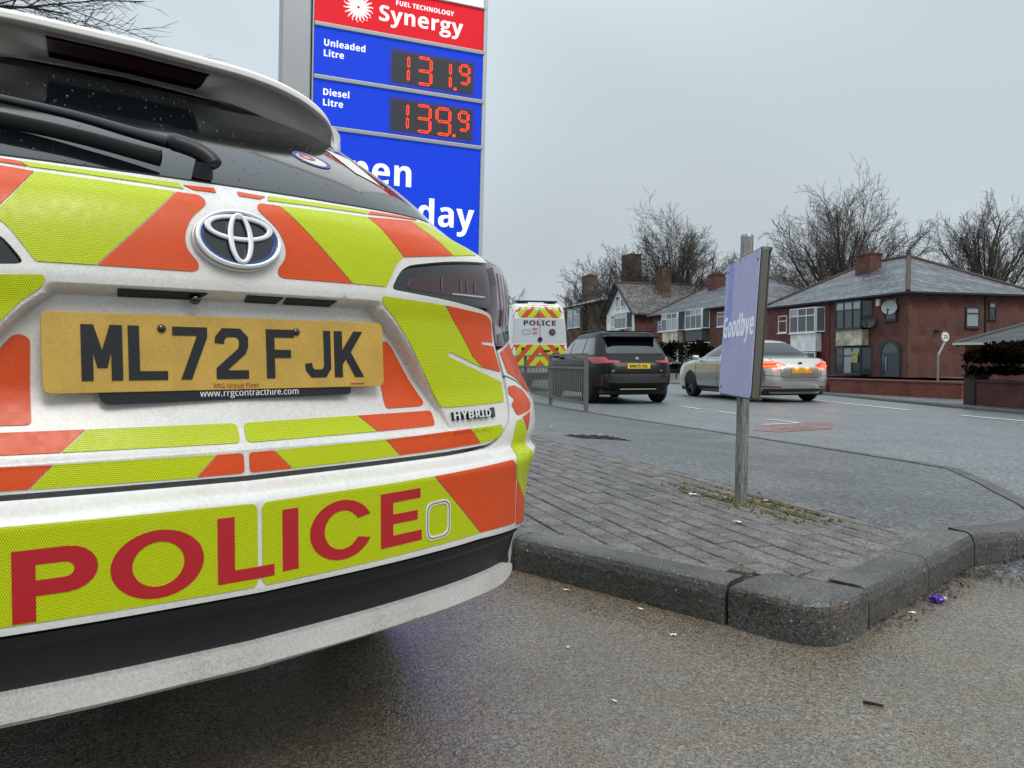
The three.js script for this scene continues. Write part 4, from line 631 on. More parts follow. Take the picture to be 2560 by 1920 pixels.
// black hatchback crossover
{
  const c = base('black_crossover'); place(c, 2.22, 18.75, 0.235); tag(c, 'black crossover car with roof rails queuing behind the police van', 'car');
  const body = phys(0x020305, 0.3, { specularIntensity: 0.45, clearcoat: 0.12, clearcoatRoughness: 0.05 }), dark = mat(0x0d0e10, 0.6), redL = phys(0xa00f1c, 0.15, { clearcoat: 0.6 });
  const B = loft([[0.30, 0.84, 2.10, -2.1, 6], [0.42, 0.90, 2.22, -2.2, 6], [0.62, 0.92, 2.25, -2.25, 6], [0.85, 0.925, 2.20, -2.2, 6], [0.98, 0.915, 2.12, -2.0, 6], [1.04, 0.885, 2.06, -1.25, 6], [1.12, 0.85, 2.0, -0.95, 6], [1.35, 0.755, 1.80, -0.55, 6], [1.50, 0.69, 1.66, -0.2, 6], [1.575, 0.63, 1.60, 0.05, 6], [1.60, 0.5, 1.4, 0.25, 5]]);
  const bodyM = mesh('body', B.skin, body, c); mesh('underside', rbox(-0.78, 0.78, 0.20, 0.34, -2.0, 2.0, 0.05), dark, c);
  onSheet('rear_window', rounded([[-0.66, 1.10, 0.05], [0.66, 1.10, 0.05], [0.56, 1.43, 0.03], [-0.56, 1.43, 0.03]]), B.onRear, glassDark, c);
  const sp = mesh('spoiler', rbox(-0.62, 0.62, 1.455, 1.50, 1.58, 1.90, 0.02), body, c);
  const roof = onSheet('roof_panel', rect(-0.42, 0.42, 0.3, 1.5, 0.1), (x, z) => V3(x, 1.618, -z + 1.75), glassDark, c); roof.geometry.translate(0, 0, 0);
  for (const sd of [-1, 1]) {
    mesh('roof_rail', tube(V3(sd * 0.60, 1.625, 1.45), V3(sd * 0.58, 1.625, -0.1), 0.02), dark, c);
    for (const [a, b, t0, t1] of [[1.02, 1.72, 0.95, 1.42], [0.10, 0.96, 0.05, 0.9], [-0.85, 0.04, -0.28, 0.0]]) onSheet('side_window', rounded([[a, 1.07, 0.03], [b, 1.07, 0.03], [t1, 1.45, 0.03], [t0, 1.45, 0.03]]), B.onSide(sd), phys(0x39424a, 0.06, { clearcoat: 1 }), c);
    onSheet('tail_light', rounded([[sd * 0.40, 0.94], [sd * 0.44, 0.905], [sd * 0.88, 0.88], [sd * 0.90, 1.03, 0.01], [sd * 0.70, 1.02], [sd * 0.64, 0.955]]), B.onRear, redL, c, 0.012);
    onSheet('reflector', [[sd * 0.76, 0.42], [sd * 0.79, 0.42], [sd * 0.79, 0.62], [sd * 0.76, 0.62]], B.onRear, mat(0x6a0c12, 0.4), c, 0.012);
    onSheet('bumper_vent', rounded([[sd * 0.62, 0.36], [sd * 0.86, 0.36], [sd * 0.84, 0.66], [sd * 0.72, 0.66]]), B.onRear, dark, c, 0.006);
    mesh('mirror', new RoundedBoxGeometry(0.20, 0.13, 0.10, 2, 0.04).translate(sd * 0.98, 1.08, -0.75), body, c);
    for (const z of [1.38, -1.33]) { onSheet('wheel_arch', ellipse(z, 0.36, 0.40, 0.40, 28), B.onSide(sd), dark, c, 0.004); wheel(c, sd * 0.80, z, 0.345, mat(0x3a3c40, 0.4, { metalness: 0.6 })); }
  }
  plateText(c, 'MW75 VSL', 0.52, 0.111, 0, 0.83, B.rearZ(0, 0.83) + 0.018); 
  onSheet('bumper_band', rounded([[-0.70, 0.47, 0.02], [0.70, 0.47, 0.02], [0.74, 0.66, 0.02], [-0.74, 0.66, 0.02]]), B.onRear, phys(0x1d1e1c, 0.25, { clearcoat: 1 }), c, 0.02);
  mesh('skid_bar', rbox(-0.42, 0.42, 0.315, 0.345, 2.10, 2.20, 0.01), mat(0x8c8a7a, 0.4, { metalness: 0.7 }), c);
  mesh('emblem', new THREE.CylinderGeometry(0.035, 0.035, 0.01, 20).rotateX(Math.PI / 2).translate(0, 0.995, B.rearZ(0, 0.995) + 0.01), chrome, c);
  mesh('badge', text('X1', 0.05, { depth: 0.004 }).translate(-0.62, 0.70, B.rearZ(0.6, 0.72) + 0.006), chrome, c); mesh('badge', text('23i', 0.03, { depth: 0.004 }).translate(0.48, 0.72, B.rearZ(0.5, 0.72) + 0.006), chrome, c);
  mesh('antenna', rbox(-0.02, 0.02, 1.615, 1.66, 1.15, 1.30, 0.01), dark, c);
}
// silver saloon braking and signalling
{
  const c = base('silver_saloon'); place(c, 5.93, 19.5, 0.235); tag(c, 'silver saloon car with lit brake lights passing the purple sign', 'car');
  const body = phys(0xbcbeb9, 0.26, { metalness: 0.75, clearcoat: 1, clearcoatRoughness: 0.08 }), dark = mat(0x111214, 0.6);
  const B = loft([[0.20, 0.80, 2.18, -2.2, 6], [0.32, 0.88, 2.30, -2.32, 6], [0.50, 0.905, 2.36, -2.36, 6], [0.72, 0.905, 2.35, -2.3, 6], [0.86, 0.90, 2.30, -2.15, 6], [0.95, 0.88, 2.22, -1.7, 6], [1.0, 0.85, 2.12, -1.3, 6], [1.03, 0.815, 1.80, -1.15, 5.5], [1.15, 0.76, 1.55, -0.85, 5], [1.32, 0.66, 1.15, -0.4, 4.6], [1.42, 0.58, 0.85, -0.1, 4.2], [1.455, 0.44, 0.6, 0.1, 4]]);
  mesh('body', B.skin, body, c); mesh('underside', rbox(-0.76, 0.76, 0.16, 0.30, -2.1, 2.1, 0.05), dark, c);
  onSheet('rear_window', rounded([[-0.64, 1.045, 0.05], [0.64, 1.045, 0.05], [0.47, 1.375, 0.06], [-0.47, 1.375, 0.06]]), B.onRear, phys(0x1a2428, 0.06, { specularIntensity: 0.6 }), c);
  for (const sd of [-1, 1]) {
    for (const [a, b, t0, t1] of [[0.22, 1.35, 0.18, 0.80], [-0.95, 0.12, -0.32, 0.10]]) onSheet('side_window', rounded([[a, 1.03, 0.03], [b, 1.03, 0.06], [t1, 1.35, 0.05], [t0, 1.35, 0.03]]), B.onSide(sd), phys(0x39424a, 0.06, { clearcoat: 1 }), c);
    const lampM = phys(0x8a1410, 0.15, { emissive: 0xff1e0c, emissiveIntensity: 1.2, clearcoat: 1 }), amber = mat(0x5a2a00, 0.3, { emissive: 0xff7a2a, emissiveIntensity: 1.9 });
    const tl = onSheet('tail_light', rounded([[sd * 0.36, 0.845], [sd * 0.46, 0.80], [sd * 0.885, 0.79, 0.02], [sd * 0.89, 0.925, 0.02], [sd * 0.60, 0.93]]), B.onRear, lampM, c, 0.01);
    onSheet('lit_lamp', [[sd * 0.58, 0.885], [sd * 0.86, 0.88], [sd * 0.86, 0.905], [sd * 0.58, 0.91]], B.onRear, amber, tl, 0.02); onSheet('lit_lamp', [[sd * 0.50, 0.815], [sd * 0.86, 0.805], [sd * 0.86, 0.83], [sd * 0.50, 0.835]], B.onRear, amber, tl, 0.02);
    onSheet('reflector', [[sd * 0.48, 0.345], [sd * 0.84, 0.355], [sd * 0.84, 0.375], [sd * 0.48, 0.365]], B.onRear, mat(0x7a1512, 0.4), c, 0.012);
    mesh('mirror', new RoundedBoxGeometry(0.18, 0.12, 0.09, 2, 0.04).translate(sd * 0.96, 1.03, -0.85), body, c);
    mesh('door_handle', rbox(sd * 0.905 - 0.015, sd * 0.905 + 0.015, 0.86, 0.885, 0.0, 0.2, 0.008), chrome, c);
    for (const z of [1.42, -1.28]) { onSheet('wheel_arch', ellipse(z, 0.33, 0.37, 0.37, 28), B.onSide(sd), dark, c, 0.004); wheel(c, sd * 0.795, z, 0.325, mat(0x6f7276, 0.35, { metalness: 0.8 })); }
    onSheet('sill', [[-0.9, 0.24], [1.0, 0.24], [1.0, 0.31], [-0.9, 0.31]], B.onSide(sd), mat(0x2a2b2d, 0.5), c, 0.008);
  }
  onSheet('bumper_lip', rounded([[-0.74, 0.255, 0.02], [0.74, 0.255, 0.02], [0.78, 0.315, 0.02], [-0.78, 0.315, 0.02]]), B.onRear, mat(0x2b2c2e, 0.5), c, 0.012);
  onSheet('plate_recess', rounded([[-0.50, 0.60, 0.05], [0.50, 0.60, 0.05], [0.44, 0.79, 0.05], [-0.44, 0.79, 0.05]]), B.onRear, phys(0x969997, 0.3, { metalness: 0.7 }), c, 0.006);
  const pl = plateText(c, '', 0.52, 0.111, 0, 0.715, B.rearZ(0, 0.715) + 0.022, 0xc98a1a);
  for (const x of [-0.13, 0.13]) { mesh('plate_lamp', rbox(x - 0.035, x + 0.035, 0.066, 0.078, -0.01, 0.014, 0.004), mat(0x806020, 0.3, { emissive: 0xffc060, emissiveIntensity: 3 }), pl); const l = new THREE.PointLight(0xffb860, 0.012, 0, 2); l.position.set(x, 0.715 + 0.055, B.rearZ(0, 0.715) + 0.05); l.castShadow = true; c.add(l); }
  const seam = mat(0x2c2e30, 0.7), ln = (p, map = B.onRear, w = 0.012) => onSheet('shut_line', stroke(p, w), map, seam, c, 0.003, 0.08);
  ln([[-0.66, 1.0], [-0.62, 0.93]]); ln([[0.66, 1.0], [0.62, 0.93]]); ln([[-0.52, 0.80], [-0.50, 0.62], [-0.46, 0.575], [0.46, 0.575], [0.50, 0.62], [0.52, 0.80]]); ln([[-0.88, 0.62], [-0.5, 0.60]]); ln([[0.88, 0.62], [0.5, 0.60]]);
  for (const sd of [-1, 1]) { ln([[-0.98, 0.98], [-0.95, 0.4], [-0.85, 0.28]], B.onSide(sd)); ln([[0.16, 1.0], [0.18, 0.30]], B.onSide(sd)); ln([[1.12, 1.0], [1.05, 0.7], [0.95, 0.5]], B.onSide(sd)); onSheet('window_trim', [[-0.95, 1.005], [1.38, 1.005], [1.38, 1.022], [-0.95, 1.022]], B.onSide(sd), chrome, c, 0.012); }
  mesh('emblem', new THREE.CylinderGeometry(0.04, 0.04, 0.01, 20).scale(1.4, 1, 1).rotateX(Math.PI / 2).translate(0, 0.88, B.rearZ(0, 0.88) + 0.006), chrome, c);
  for (const x of [-0.7, 0.7]) { const l = new THREE.PointLight(0xff4a1c, 0.22, 0, 2); l.position.set(x, 0.86, 2.42); l.castShadow = true; l.shadow.radius = 4; c.add(l); }
}
// police van
{
  const c = base('police_van'); place(c, 0.22, 26.9, 0.24); tag(c, 'white police van with striped rear doors standing behind the railing', 'van');
  const wh = phys(0xdfe2e2, 0.3, { clearcoat: 0.8 }), gr = mat(0xb9bdc1, 0.5), yl = mat(0xb4c81c, 0.45), og = mat(0xc8401e, 0.45);
  const B = loft([[0.35, 0.92, 2.75, -2.9, 14], [0.6, 0.97, 2.78, -2.95, 14], [1.2, 0.98, 2.78, -2.9, 14], [1.6, 0.96, 2.77, -2.3, 14], [2.3, 0.90, 2.74, -1.7, 14], [2.66, 0.83, 2.70, -1.3, 12], [2.74, 0.76, 2.64, -1.2, 10]]);
  mesh('body', B.skin, wh, c); mesh('bumper', rbox(-0.97, 0.97, 0.36, 0.58, 2.70, 2.92, 0.03), mat(0x222326, 0.6), c);
  for (const sd of [-1, 1]) for (const z of [1.9, -1.9]) wheel(c, sd * 0.86, z, 0.35, mat(0x8a8c8e, 0.5, { metalness: 0.5 }));
  const R = B.onRear, band = (x0, x1, y0, y1, up) => { // chevrons: slanting stripes meeting on the centre line
    const slope = up, w = 0.24; for (const sd of [-1, 1]) for (let k = -12; k < 14; k++) { const o = k * w, e = [[0, o], [1.2, o - 1.2 * slope], [1.2, o + w - 1.2 * slope], [0, o + w]].map((p) => [p[0], p[1] + y0]); const q = clipConvex(area(e) > 0 ? e : [...e].reverse(), [[0.004, y0], [x1, y0], [x1, y1], [0.004, y1]]); if (q.length > 2 && area(q) > 1e-4) onSheet('reflective_panel', q.map((p) => [sd * p[0], p[1]]), R, (k + 40) % 2 ? yl : og, c, 0.008, 0.3); }
  };
  band(0, 0.84, 2.30, 2.70, 1.15); band(0, 0.94, 0.74, 1.46, 1.15);
  onSheet('door_panel', rounded([[-0.88, 1.50, 0.04], [0.88, 1.50, 0.04], [0.84, 2.27, 0.02], [-0.84, 2.27, 0.02]]), R, gr, c, 0.007);
  mesh('lettering', text('POLICE', 0.155, { depth: 0.004, centre: true, w: 1.45 }).translate(0, 2.06, R(0, 2.1).z + 0.012), mat(0x3a1420, 0.5), c);
  mesh('door_seam', boxAt(-0.006, 0.006, 0.72, 2.70, R(0, 1.5).z + 0.005, R(0, 1.5).z + 0.016), mat(0x8d8f92, 0.6), c);
  mesh('door_badge', text('999', 0.07, { depth: 0.003 }).translate(-0.24, 1.91, 2.79), mat(0xb02a34, 0.5), c); mesh('door_badge', text('101', 0.07, { depth: 0.003 }).translate(-0.24, 1.78, 2.79), mat(0xb02a34, 0.5), c);
  mesh('door_badge', slab(rect(-0.58, -0.30, 1.79, 1.93, 0.02), 0.003, { holes: [rect(-0.565, -0.315, 1.805, 1.915, 0.015)] }).translate(0, 0, 2.793), mat(0x8d97b0, 0.5), c);
  mesh('crest', slab(Array.from({ length: 16 }, (_, i) => { const a = i / 16 * Math.PI * 2, r = i % 2 ? 0.085 : 0.125; return [0.40 + r * Math.cos(a), 1.85 + r * Math.sin(a)]; }), 0.004, { holes: [ellipse(0.40, 1.85, 0.05, 0.05, 14)] }).translate(0, 0, 2.793), mat(0x24222e, 0.5), c);
  mesh('crest_centre', slab(ellipse(0.40, 1.85, 0.048, 0.048, 14), 0.003).translate(0, 0, 2.793), mat(0xa8323c, 0.5), c);
  mesh('handle', rbox(0.12, 0.34, 1.24, 1.29, 2.78, 2.82, 0.01), blackPlastic, c); mesh('lock', new THREE.CylinderGeometry(0.075, 0.075, 0.02, 20).rotateX(Math.PI / 2).translate(0, 1.62, 2.80), blackPlastic, c);
  for (const x of [-0.56, 0.56]) mesh('hinge_stop', new THREE.CylinderGeometry(0.045, 0.045, 0.02, 14).rotateX(Math.PI / 2).translate(x, 1.33, 2.80), blackPlastic, c);
  mesh('light_bar', [rbox(-0.68, 0.66, 2.80, 2.86, 2.1, 2.5, 0.02), rbox(-0.58, -0.40, 2.73, 2.81, 2.15, 2.45, 0.01), rbox(0.40, 0.58, 2.73, 2.81, 2.15, 2.45, 0.01)], blackPlastic, c); mesh('light_lens', rbox(-0.32, 0.2, 2.755, 2.80, 2.3, 2.5, 0.01), mat(0xe8eaec, 0.3), c);
  for (const sd of [-1, 1]) onSheet('tail_light', [[sd * 0.955, 1.0], [sd * 0.975, 1.0], [sd * 0.968, 1.35], [sd * 0.95, 1.35]], R, mat(0x7c1420, 0.3), c, 0.012);
}
// ---------------------------------------------------------------- houses across the road
const brick = mineral(512, 2.6, [92, 57, 49], 0.5, { fine: 160, mid: 60, big: 5, fleck: 0.99, fleckCol: [130, 92, 80], stain: 0.2, tint: [8, 2, 0], bump: 0.004, rough: 0.8, s: 51, dark: 0.8 });
const brickDark = mineral(512, 2.6, [72, 40, 36], 0.45, { fine: 200, mid: 60, big: 5, stain: 0.25, tint: [6, 2, 0], rough: 0.8, s: 52, dark: 0.75 });
const stone = mineral(512, 3, [84, 68, 54], 0.5, { fine: 90, mid: 24, big: 5, stain: 0.3, tint: [10, 6, 2], rough: 0.85, s: 53, dark: 0.6 });
const slate = mineral(512, 3.2, [84, 87, 92], 0.8, { fine: 40, mid: 14, big: 5, fleck: 0.99, stain: 0.2, tint: [6, 5, 4], bump: 0.02, rough: 0.42, s: 54, dark: 0.72 });
const slateBrown = mineral(512, 3.2, [78, 74, 74], 0.8, { fine: 40, mid: 14, big: 5, stain: 0.2, rough: 0.6, s: 55, dark: 0.7 });
const render1 = mineral(256, 3, [232, 233, 233], 0.08, { fine: 64, stain: 0.12, s: 56, dark: 0.95, rough: 0.8 }), cream = mineral(256, 3, [190, 182, 164], 0.14, { fine: 64, stain: 0.25, s: 57, dark: 0.9, rough: 0.8 });
const upvc = mat(0xdfe2e3, 0.45), anthracite = mat(0x2c333a, 0.5), ridgeTile = mat(0x4a3833, 0.8), blackTrim = mat(0x1b1b1d, 0.6);
const pane = phys(0x2a3036, 0.08, { clearcoat: 0.5 }), curtain = phys(0x8d949a, 0.25, { clearcoat: 0.8, clearcoatRoughness: 0.05 });
function windowOn(parent, x0, x1, y0, y1, fm, { cols = 2, transom = 0.68, z = 0.0, side = false, pm = pane, sill = true } = {}) {
  const w = new THREE.Group(); w.name = 'window'; parent.add(w); if (side) { w.position.set(0, 0, 0); w.rotation.y = Math.PI / 2; }
  const t = 0.07, dz = z;
  const bars = [boxAt(x0, x1, y0, y0 + t, dz, dz + 0.09), boxAt(x0, x1, y1 - t, y1, dz, dz + 0.09), boxAt(x0, x0 + t, y0 + t, y1 - t, dz, dz + 0.088), boxAt(x1 - t, x1, y0 + t, y1 - t, dz, dz + 0.088)];
  for (let i = 1; i < cols; i++) { const x = lerp(x0, x1, i / cols); bars.push(boxAt(x - t / 2, x + t / 2, y0 + t, y1 - t, dz, dz + 0.084)); }
  if (transom) { const y = lerp(y0, y1, transom); bars.push(boxAt(x0 + t, x1 - t, y - t / 2, y + t / 2, dz, dz + 0.08)); }
  mesh('frame', bars, fm, w);
  for (let i = 0; i < cols; i++) for (const [a, b] of transom ? [[y0, lerp(y0, y1, transom)], [lerp(y0, y1, transom), y1]] : [[y0, y1]]) mesh('pane', boxAt(lerp(x0, x1, i / cols) + 0.01, lerp(x0, x1, (i + 1) / cols) - 0.01, a + 0.01, b - 0.01, dz + 0.02, dz + 0.04), rnd() < 0.45 ? curtain : pm, w);
  if (sill) mesh('sill', boxAt(x0 - 0.06, x1 + 0.06, y0 - 0.08, y0 - 0.002, dz, dz + 0.14), fm, w);
  return w;
}
function hipRoof(x0, x1, z0, z1, e, r, ax, bx, zr) { // eaves rectangle, ridge from ax to bx at zr
  const P = [V3(x0, e, z1), V3(x1, e, z1), V3(x1, e, z0), V3(x0, e, z0)], A = V3(ax, r, zr), B = V3(bx, r, zr), f = [];
  const tri = (...v) => f.push(...v); tri(P[0], P[1], B); tri(P[0], B, A); tri(P[1], P[2], B); tri(P[2], P[3], A); tri(P[2], A, B); tri(P[3], P[0], A); tri(P[0], P[2], P[1]); tri(P[0], P[3], P[2]);
  const g = new THREE.BufferGeometry().setFromPoints(f), uv = new Float32Array(f.length * 2); f.forEach((v, i) => { uv[i * 2] = v.x + v.z; uv[i * 2 + 1] = v.y * 1.6 - v.z * 0.35 - v.x * 0.1; }); g.setAttribute('uv', new THREE.BufferAttribute(uv, 2)); g.computeVertexNormals(); return { g, hips: [[A, B], [P[1], B], [P[0], A], [P[2], B]] };
}
function chimney(parent, x, z, w, d, y0, y1, m, pots = 2) {
  const c = mesh('chimney', [boxAt(x - w / 2, x + w / 2, y0, y1 - 0.12, z - d / 2, z + d / 2), boxAt(x - w / 2 - 0.06, x + w / 2 + 0.06, y1 - 0.118, y1, z - d / 2 - 0.06, z + d / 2 + 0.06)], m, parent);
  for (let i = 0; i < pots; i++) mesh('chimney_pot', new THREE.CylinderGeometry(0.11, 0.14, 0.3, 10).translate(lerp(x - w * 0.3, x + w * 0.3, pots > 1 ? i / (pots - 1) : 0.5), y1 + 0.14, z), mat(0x5a3a30, 0.8), c);
}
const bay = (parent, x0, x1, y0, y1, dep, m, name) => mesh(name, slab([[x0, 0], [x1, 0], [x1 - 0.35, dep], [x0 + 0.35, dep]].map((p) => p), y1 - y0).rotateX(Math.PI / 2).scale(1, 1, 1).translate(0, y1, 0).translate(0, 0, 0), m, parent);
function bayWindow(parent, x0, x1, y0, y1, fm, dep = 0.55, cols = 3) {
  const w = windowOn(parent, x0 + 0.35, x1 - 0.35, y0, y1, fm, { cols, z: dep });
  const cheek = (a, b) => { const q = (p) => p; const l = Math.hypot(0.35, dep); const g = [boxAt(0, l, y0, y0 + 0.08, -0.03, 0.03), boxAt(0, l, y1 - 0.08, y1, -0.03, 0.03), boxAt(0, 0.07, y0 + 0.08, y1 - 0.08, -0.03, 0.03), boxAt(l - 0.07, l, y0 + 0.08, y1 - 0.08, -0.03, 0.03)]; return merge(g); };
  for (const [x, ang] of [[x0, -Math.atan2(dep, 0.35)], [x1 - 0.35, Math.atan2(dep, 0.35)]]) { const h = mesh('cheek_frame', cheek(), fm, w); h.position.set(x, 0, ang < 0 ? 0 : dep); h.rotation.y = ang; const l = Math.hypot(0.35, dep), p = mesh('cheek_pane', boxAt(0.05, l - 0.05, y0 + 0.05, y1 - 0.05, -0.012, 0.012), pane, w); p.position.copy(h.position); p.rotation.y = ang; }
  return w;
}
const TURN = -75 * Math.PI / 180, gnd = -0.12;
function semi(name, label, X, Z, k, o) {
  const h = base(name, X, 0, Z, TURN); tag(h, label, 'house', 'houses across the road');
  const L = 13.9 * k, D = 9 * k, e = 4.88 * k + (1 - k) * 0.83;
  mesh('wall', boxAt(-L, 0, gnd, e, -D, 0), o.wall, h);
  const r = hipRoof(-L - 0.45, 0.45, -D - 0.45, 0.45, e - 0.04, 7.7 * k, -L + 5 * k, -5 * k, -D / 2), roof = mesh('roof', r.g, o.roof, h);
  for (const [a, b] of r.hips) mesh('ridge_tiles', tube(a, b, 0.13, 0.13, 8), ridgeTile, roof);
  mesh('gutter', [boxAt(-L - 0.5, 0.5, e - 0.16, e - 0.05, 0.40, 0.52), boxAt(0.40, 0.52, e - 0.16, e - 0.05, -D - 0.5, 0.398)], blackTrim, h);
  return { h, L, D, e, roof };
}
{
  const { h, roof } = semi('brick_house', 'red brick semi with dark bay windows and arched grey front door', 22.98, 44.7, 1, { wall: brick, roof: slate });
  chimney(roof, -7.2, -3.2, 1.45, 0.9, 5.6, 8.1, brick); mesh('ridge_end', new THREE.CylinderGeometry(0.12, 0.16, 0.5, 10).translate(-5, 7.9, -4.5), ridgeTile, roof);
  mesh('red_wall', boxAt(-13.9, -6.9, gnd, 4.82, 0.002, 0.05), mineral(256, 2.6, [98, 40, 42], 0.35, { fine: 90, s: 58, dark: 0.85 }), h);
  bayWindow(h, -10.85, -7.35, 2.8, 4.5, upvc, 0.5, 3); mesh('bay_panel', boxAt(-10.5, -7.7, 1.5, 2.72, 0, 0.5), render1, h); windowOn(h, -10.5, -7.7, 0.1, 1.45, upvc, { cols: 3, z: 0.45 });
  windowOn(h, -12.6, -11.55, 2.9, 4.15, upvc, { cols: 1 });
  bayWindow(h, -6.0, -2.9, 2.9, 4.62, anthracite, 0.5, 3); mesh('bay_panel', boxAt(-5.65, -3.25, 1.82, 2.82, 0, 0.5), cream, h); bayWindow(h, -6.0, -2.9, 0.02, 1.72, anthracite, 0.5, 3);
  mesh('poster', boxAt(-4.05, -3.45, 0.75, 1.45, 0.60, 0.612), mineral(128, 1, [150, 158, 96], 0.5, { fine: 24, mid: 12, s: 59 }), h);
  const d = new THREE.Group(); d.name = 'door'; h.add(d); const arch = (a, b, y) => [[a, -0.1], [b, -0.1], [b, y], ...ellipse((a + b) / 2, y, (b - a) / 2, (b - a) / 2, 14, 0, Math.PI).slice(1, -1), [a, y]];
  mesh('arch_surround', slab(arch(-2.18, -0.51, 1.3), 0.06, { holes: [arch(-2.05, -0.64, 1.3)] }).translate(0, 0, 0.08), anthracite, d); mesh('leaf', slab(arch(-2.05, -0.64, 1.3), 0.04).translate(0, 0, 0.05), mat(0x39414a, 0.45), d); mesh('fanlight', slab([[-1.98, 1.32], [-0.71, 1.32], ...ellipse(-1.345, 1.32, 0.62, 0.6, 12, 0.05, Math.PI - 0.05)], 0.02).translate(0, 0, 0.062), pane, d); mesh('handle', rbox(-1.62, -1.57, 0.25, 1.1, 0.06, 0.12, 0.015), chrome, d); mesh('side_light', boxAt(-2.0, -1.78, 0.05, 1.2, 0.052, 0.064), pane, d);
  windowOn(h, -1.85, -0.85, 3.27, 4.55, anthracite, { cols: 1 });
  const dish = (x, y, r, m) => { const g = new THREE.Group(); g.name = 'satellite_dish'; h.add(g); g.position.set(x, y, 0.45); g.rotation.set(-0.3, 0.7, 0); mesh('bowl', new THREE.SphereGeometry(r * 1.6, 22, 8, 0, Math.PI * 2, 0, 0.68).rotateX(-Math.PI / 2).translate(0, 0, r * 1.35), m, g); mesh('arm', tube(V3(0, -r, 0), V3(0, -r * 0.5, r * 1.1), 0.03), blackTrim, g); mesh('bracket', tube(V3(0, -r * 0.3, -0.05), V3(-0.1, -r * 0.7, -0.4), 0.04), blackTrim, g); };
  dish(-1.0, 4.0, 0.42, mat(0x9fa3a6, 0.5)); dish(-2.75, 3.25, 0.4, mat(0x3b3f42, 0.5));
  mesh('alarm_box', boxAt(-2.55, -2.25, 4.2, 4.6, 0.002, 0.1), upvc, h);
  windowOn(h, 4.05, 5.06, 2.85, 4.05, anthracite, { cols: 1, side: true, pm: curtain }); windowOn(h, 5.75, 6.3, 3.35, 4.36, anthracite, { cols: 1, side: true });
  mesh('flue', tube(V3(0.0, 2.6, -1.9), V3(0.3, 2.55, -1.9), 0.07), blackTrim, h); mesh('drainpipe', boxAt(0.002, 0.08, 0, 4.8, -5.55, -5.47), blackTrim, h);
}
{
  const { h, roof } = semi('brick_house', 'red brick semi with white bays standing behind the silver car', 19.3, 66.1, 1.2, { wall: brick, roof: slate });
  chimney(roof, -9.8, -3.6, 1.7, 1.0, 6.5, 9.4, brick);
  windowOn(h, -15.2, -14.0, 3.9, 5.0, upvc, { cols: 1 }); bayWindow(h, -13.5, -9.4, 3.85, 5.6, upvc, 0.6, 3); mesh('bay_panel', boxAt(-13.1, -9.8, 2.6, 3.76, 0, 0.6), cream, h); bayWindow(h, -13.5, -9.4, 0.6, 2.5, upvc, 0.6, 3);
  bayWindow(h, -8.4, -4.6, 3.85, 5.7, upvc, 0.6, 3); mesh('bay_panel', boxAt(-8.0, -5.0, 2.75, 3.76, 0, 0.6), mat(0x565a5e, 0.7), h); bayWindow(h, -8.4, -4.6, 0.6, 2.6, upvc, 0.6, 3); windowOn(h, -3.2, -1.8, 3.9, 5.2, upvc, { cols: 1 });
}
{ // gabled house
  const h = base('gabled_house', 13.5, 0, 85, TURN); tag(h, 'white gabled house with a long grey slate roof', 'house', 'houses across the road');
  mesh('wall', boxAt(-8, 0, gnd, 6.4, -14, 0), brick, h);
  const gab = slab([[-8.0, 6.4], [0.0, 6.4], [-4.0, 9.6]], 0.3); mesh('gable', boxUV(gab), render1, h); mesh('front_render', boxAt(-8, 0, 3.2, 6.38, 0.002, 0.06), render1, h);
  const slope = (sd) => { const g = slab([[0, 0], [4.75, -3.75], [4.75, -3.95], [0, -0.2]], 15.2).translate(0, 0, 0.6); return boxUV(sd > 0 ? g.translate(-4, 9.85, 0) : g.rotateY(Math.PI).translate(-4, 9.85, -14)); };
  const roof = mesh('roof', [slope(1), slope(-1)], slateBrown, h); mesh('ridge_tiles', tube(V3(-4, 9.85, 0.6), V3(-4, 9.85, -14.6), 0.14, 0.14, 8), ridgeTile, roof); chimney(roof, -2.6, -4.8, 1.5, 1.1, 7.6, 11.2, stone);
  for (const sd of [-1, 1]) mesh('barge_board', tube(V3(-4, 9.8, 0.62), V3(-4 + sd * 4.7, 6.05, 0.62), 0.12, 0.12, 6), blackTrim, roof);
  windowOn(h, -5.1, -4.1, 7.0, 8.3, upvc, { cols: 1, z: 0.02 }); windowOn(h, -3.6, -2.6, 7.0, 8.3, upvc, { cols: 1, z: 0.02 });
  bayWindow(h, -4.4, -0.5, 4.5, 6.3, upvc, 0.6, 3); windowOn(h, -6.4, -5.3, 4.8, 6.2, upvc, { cols: 1, z: 0.06 });
}
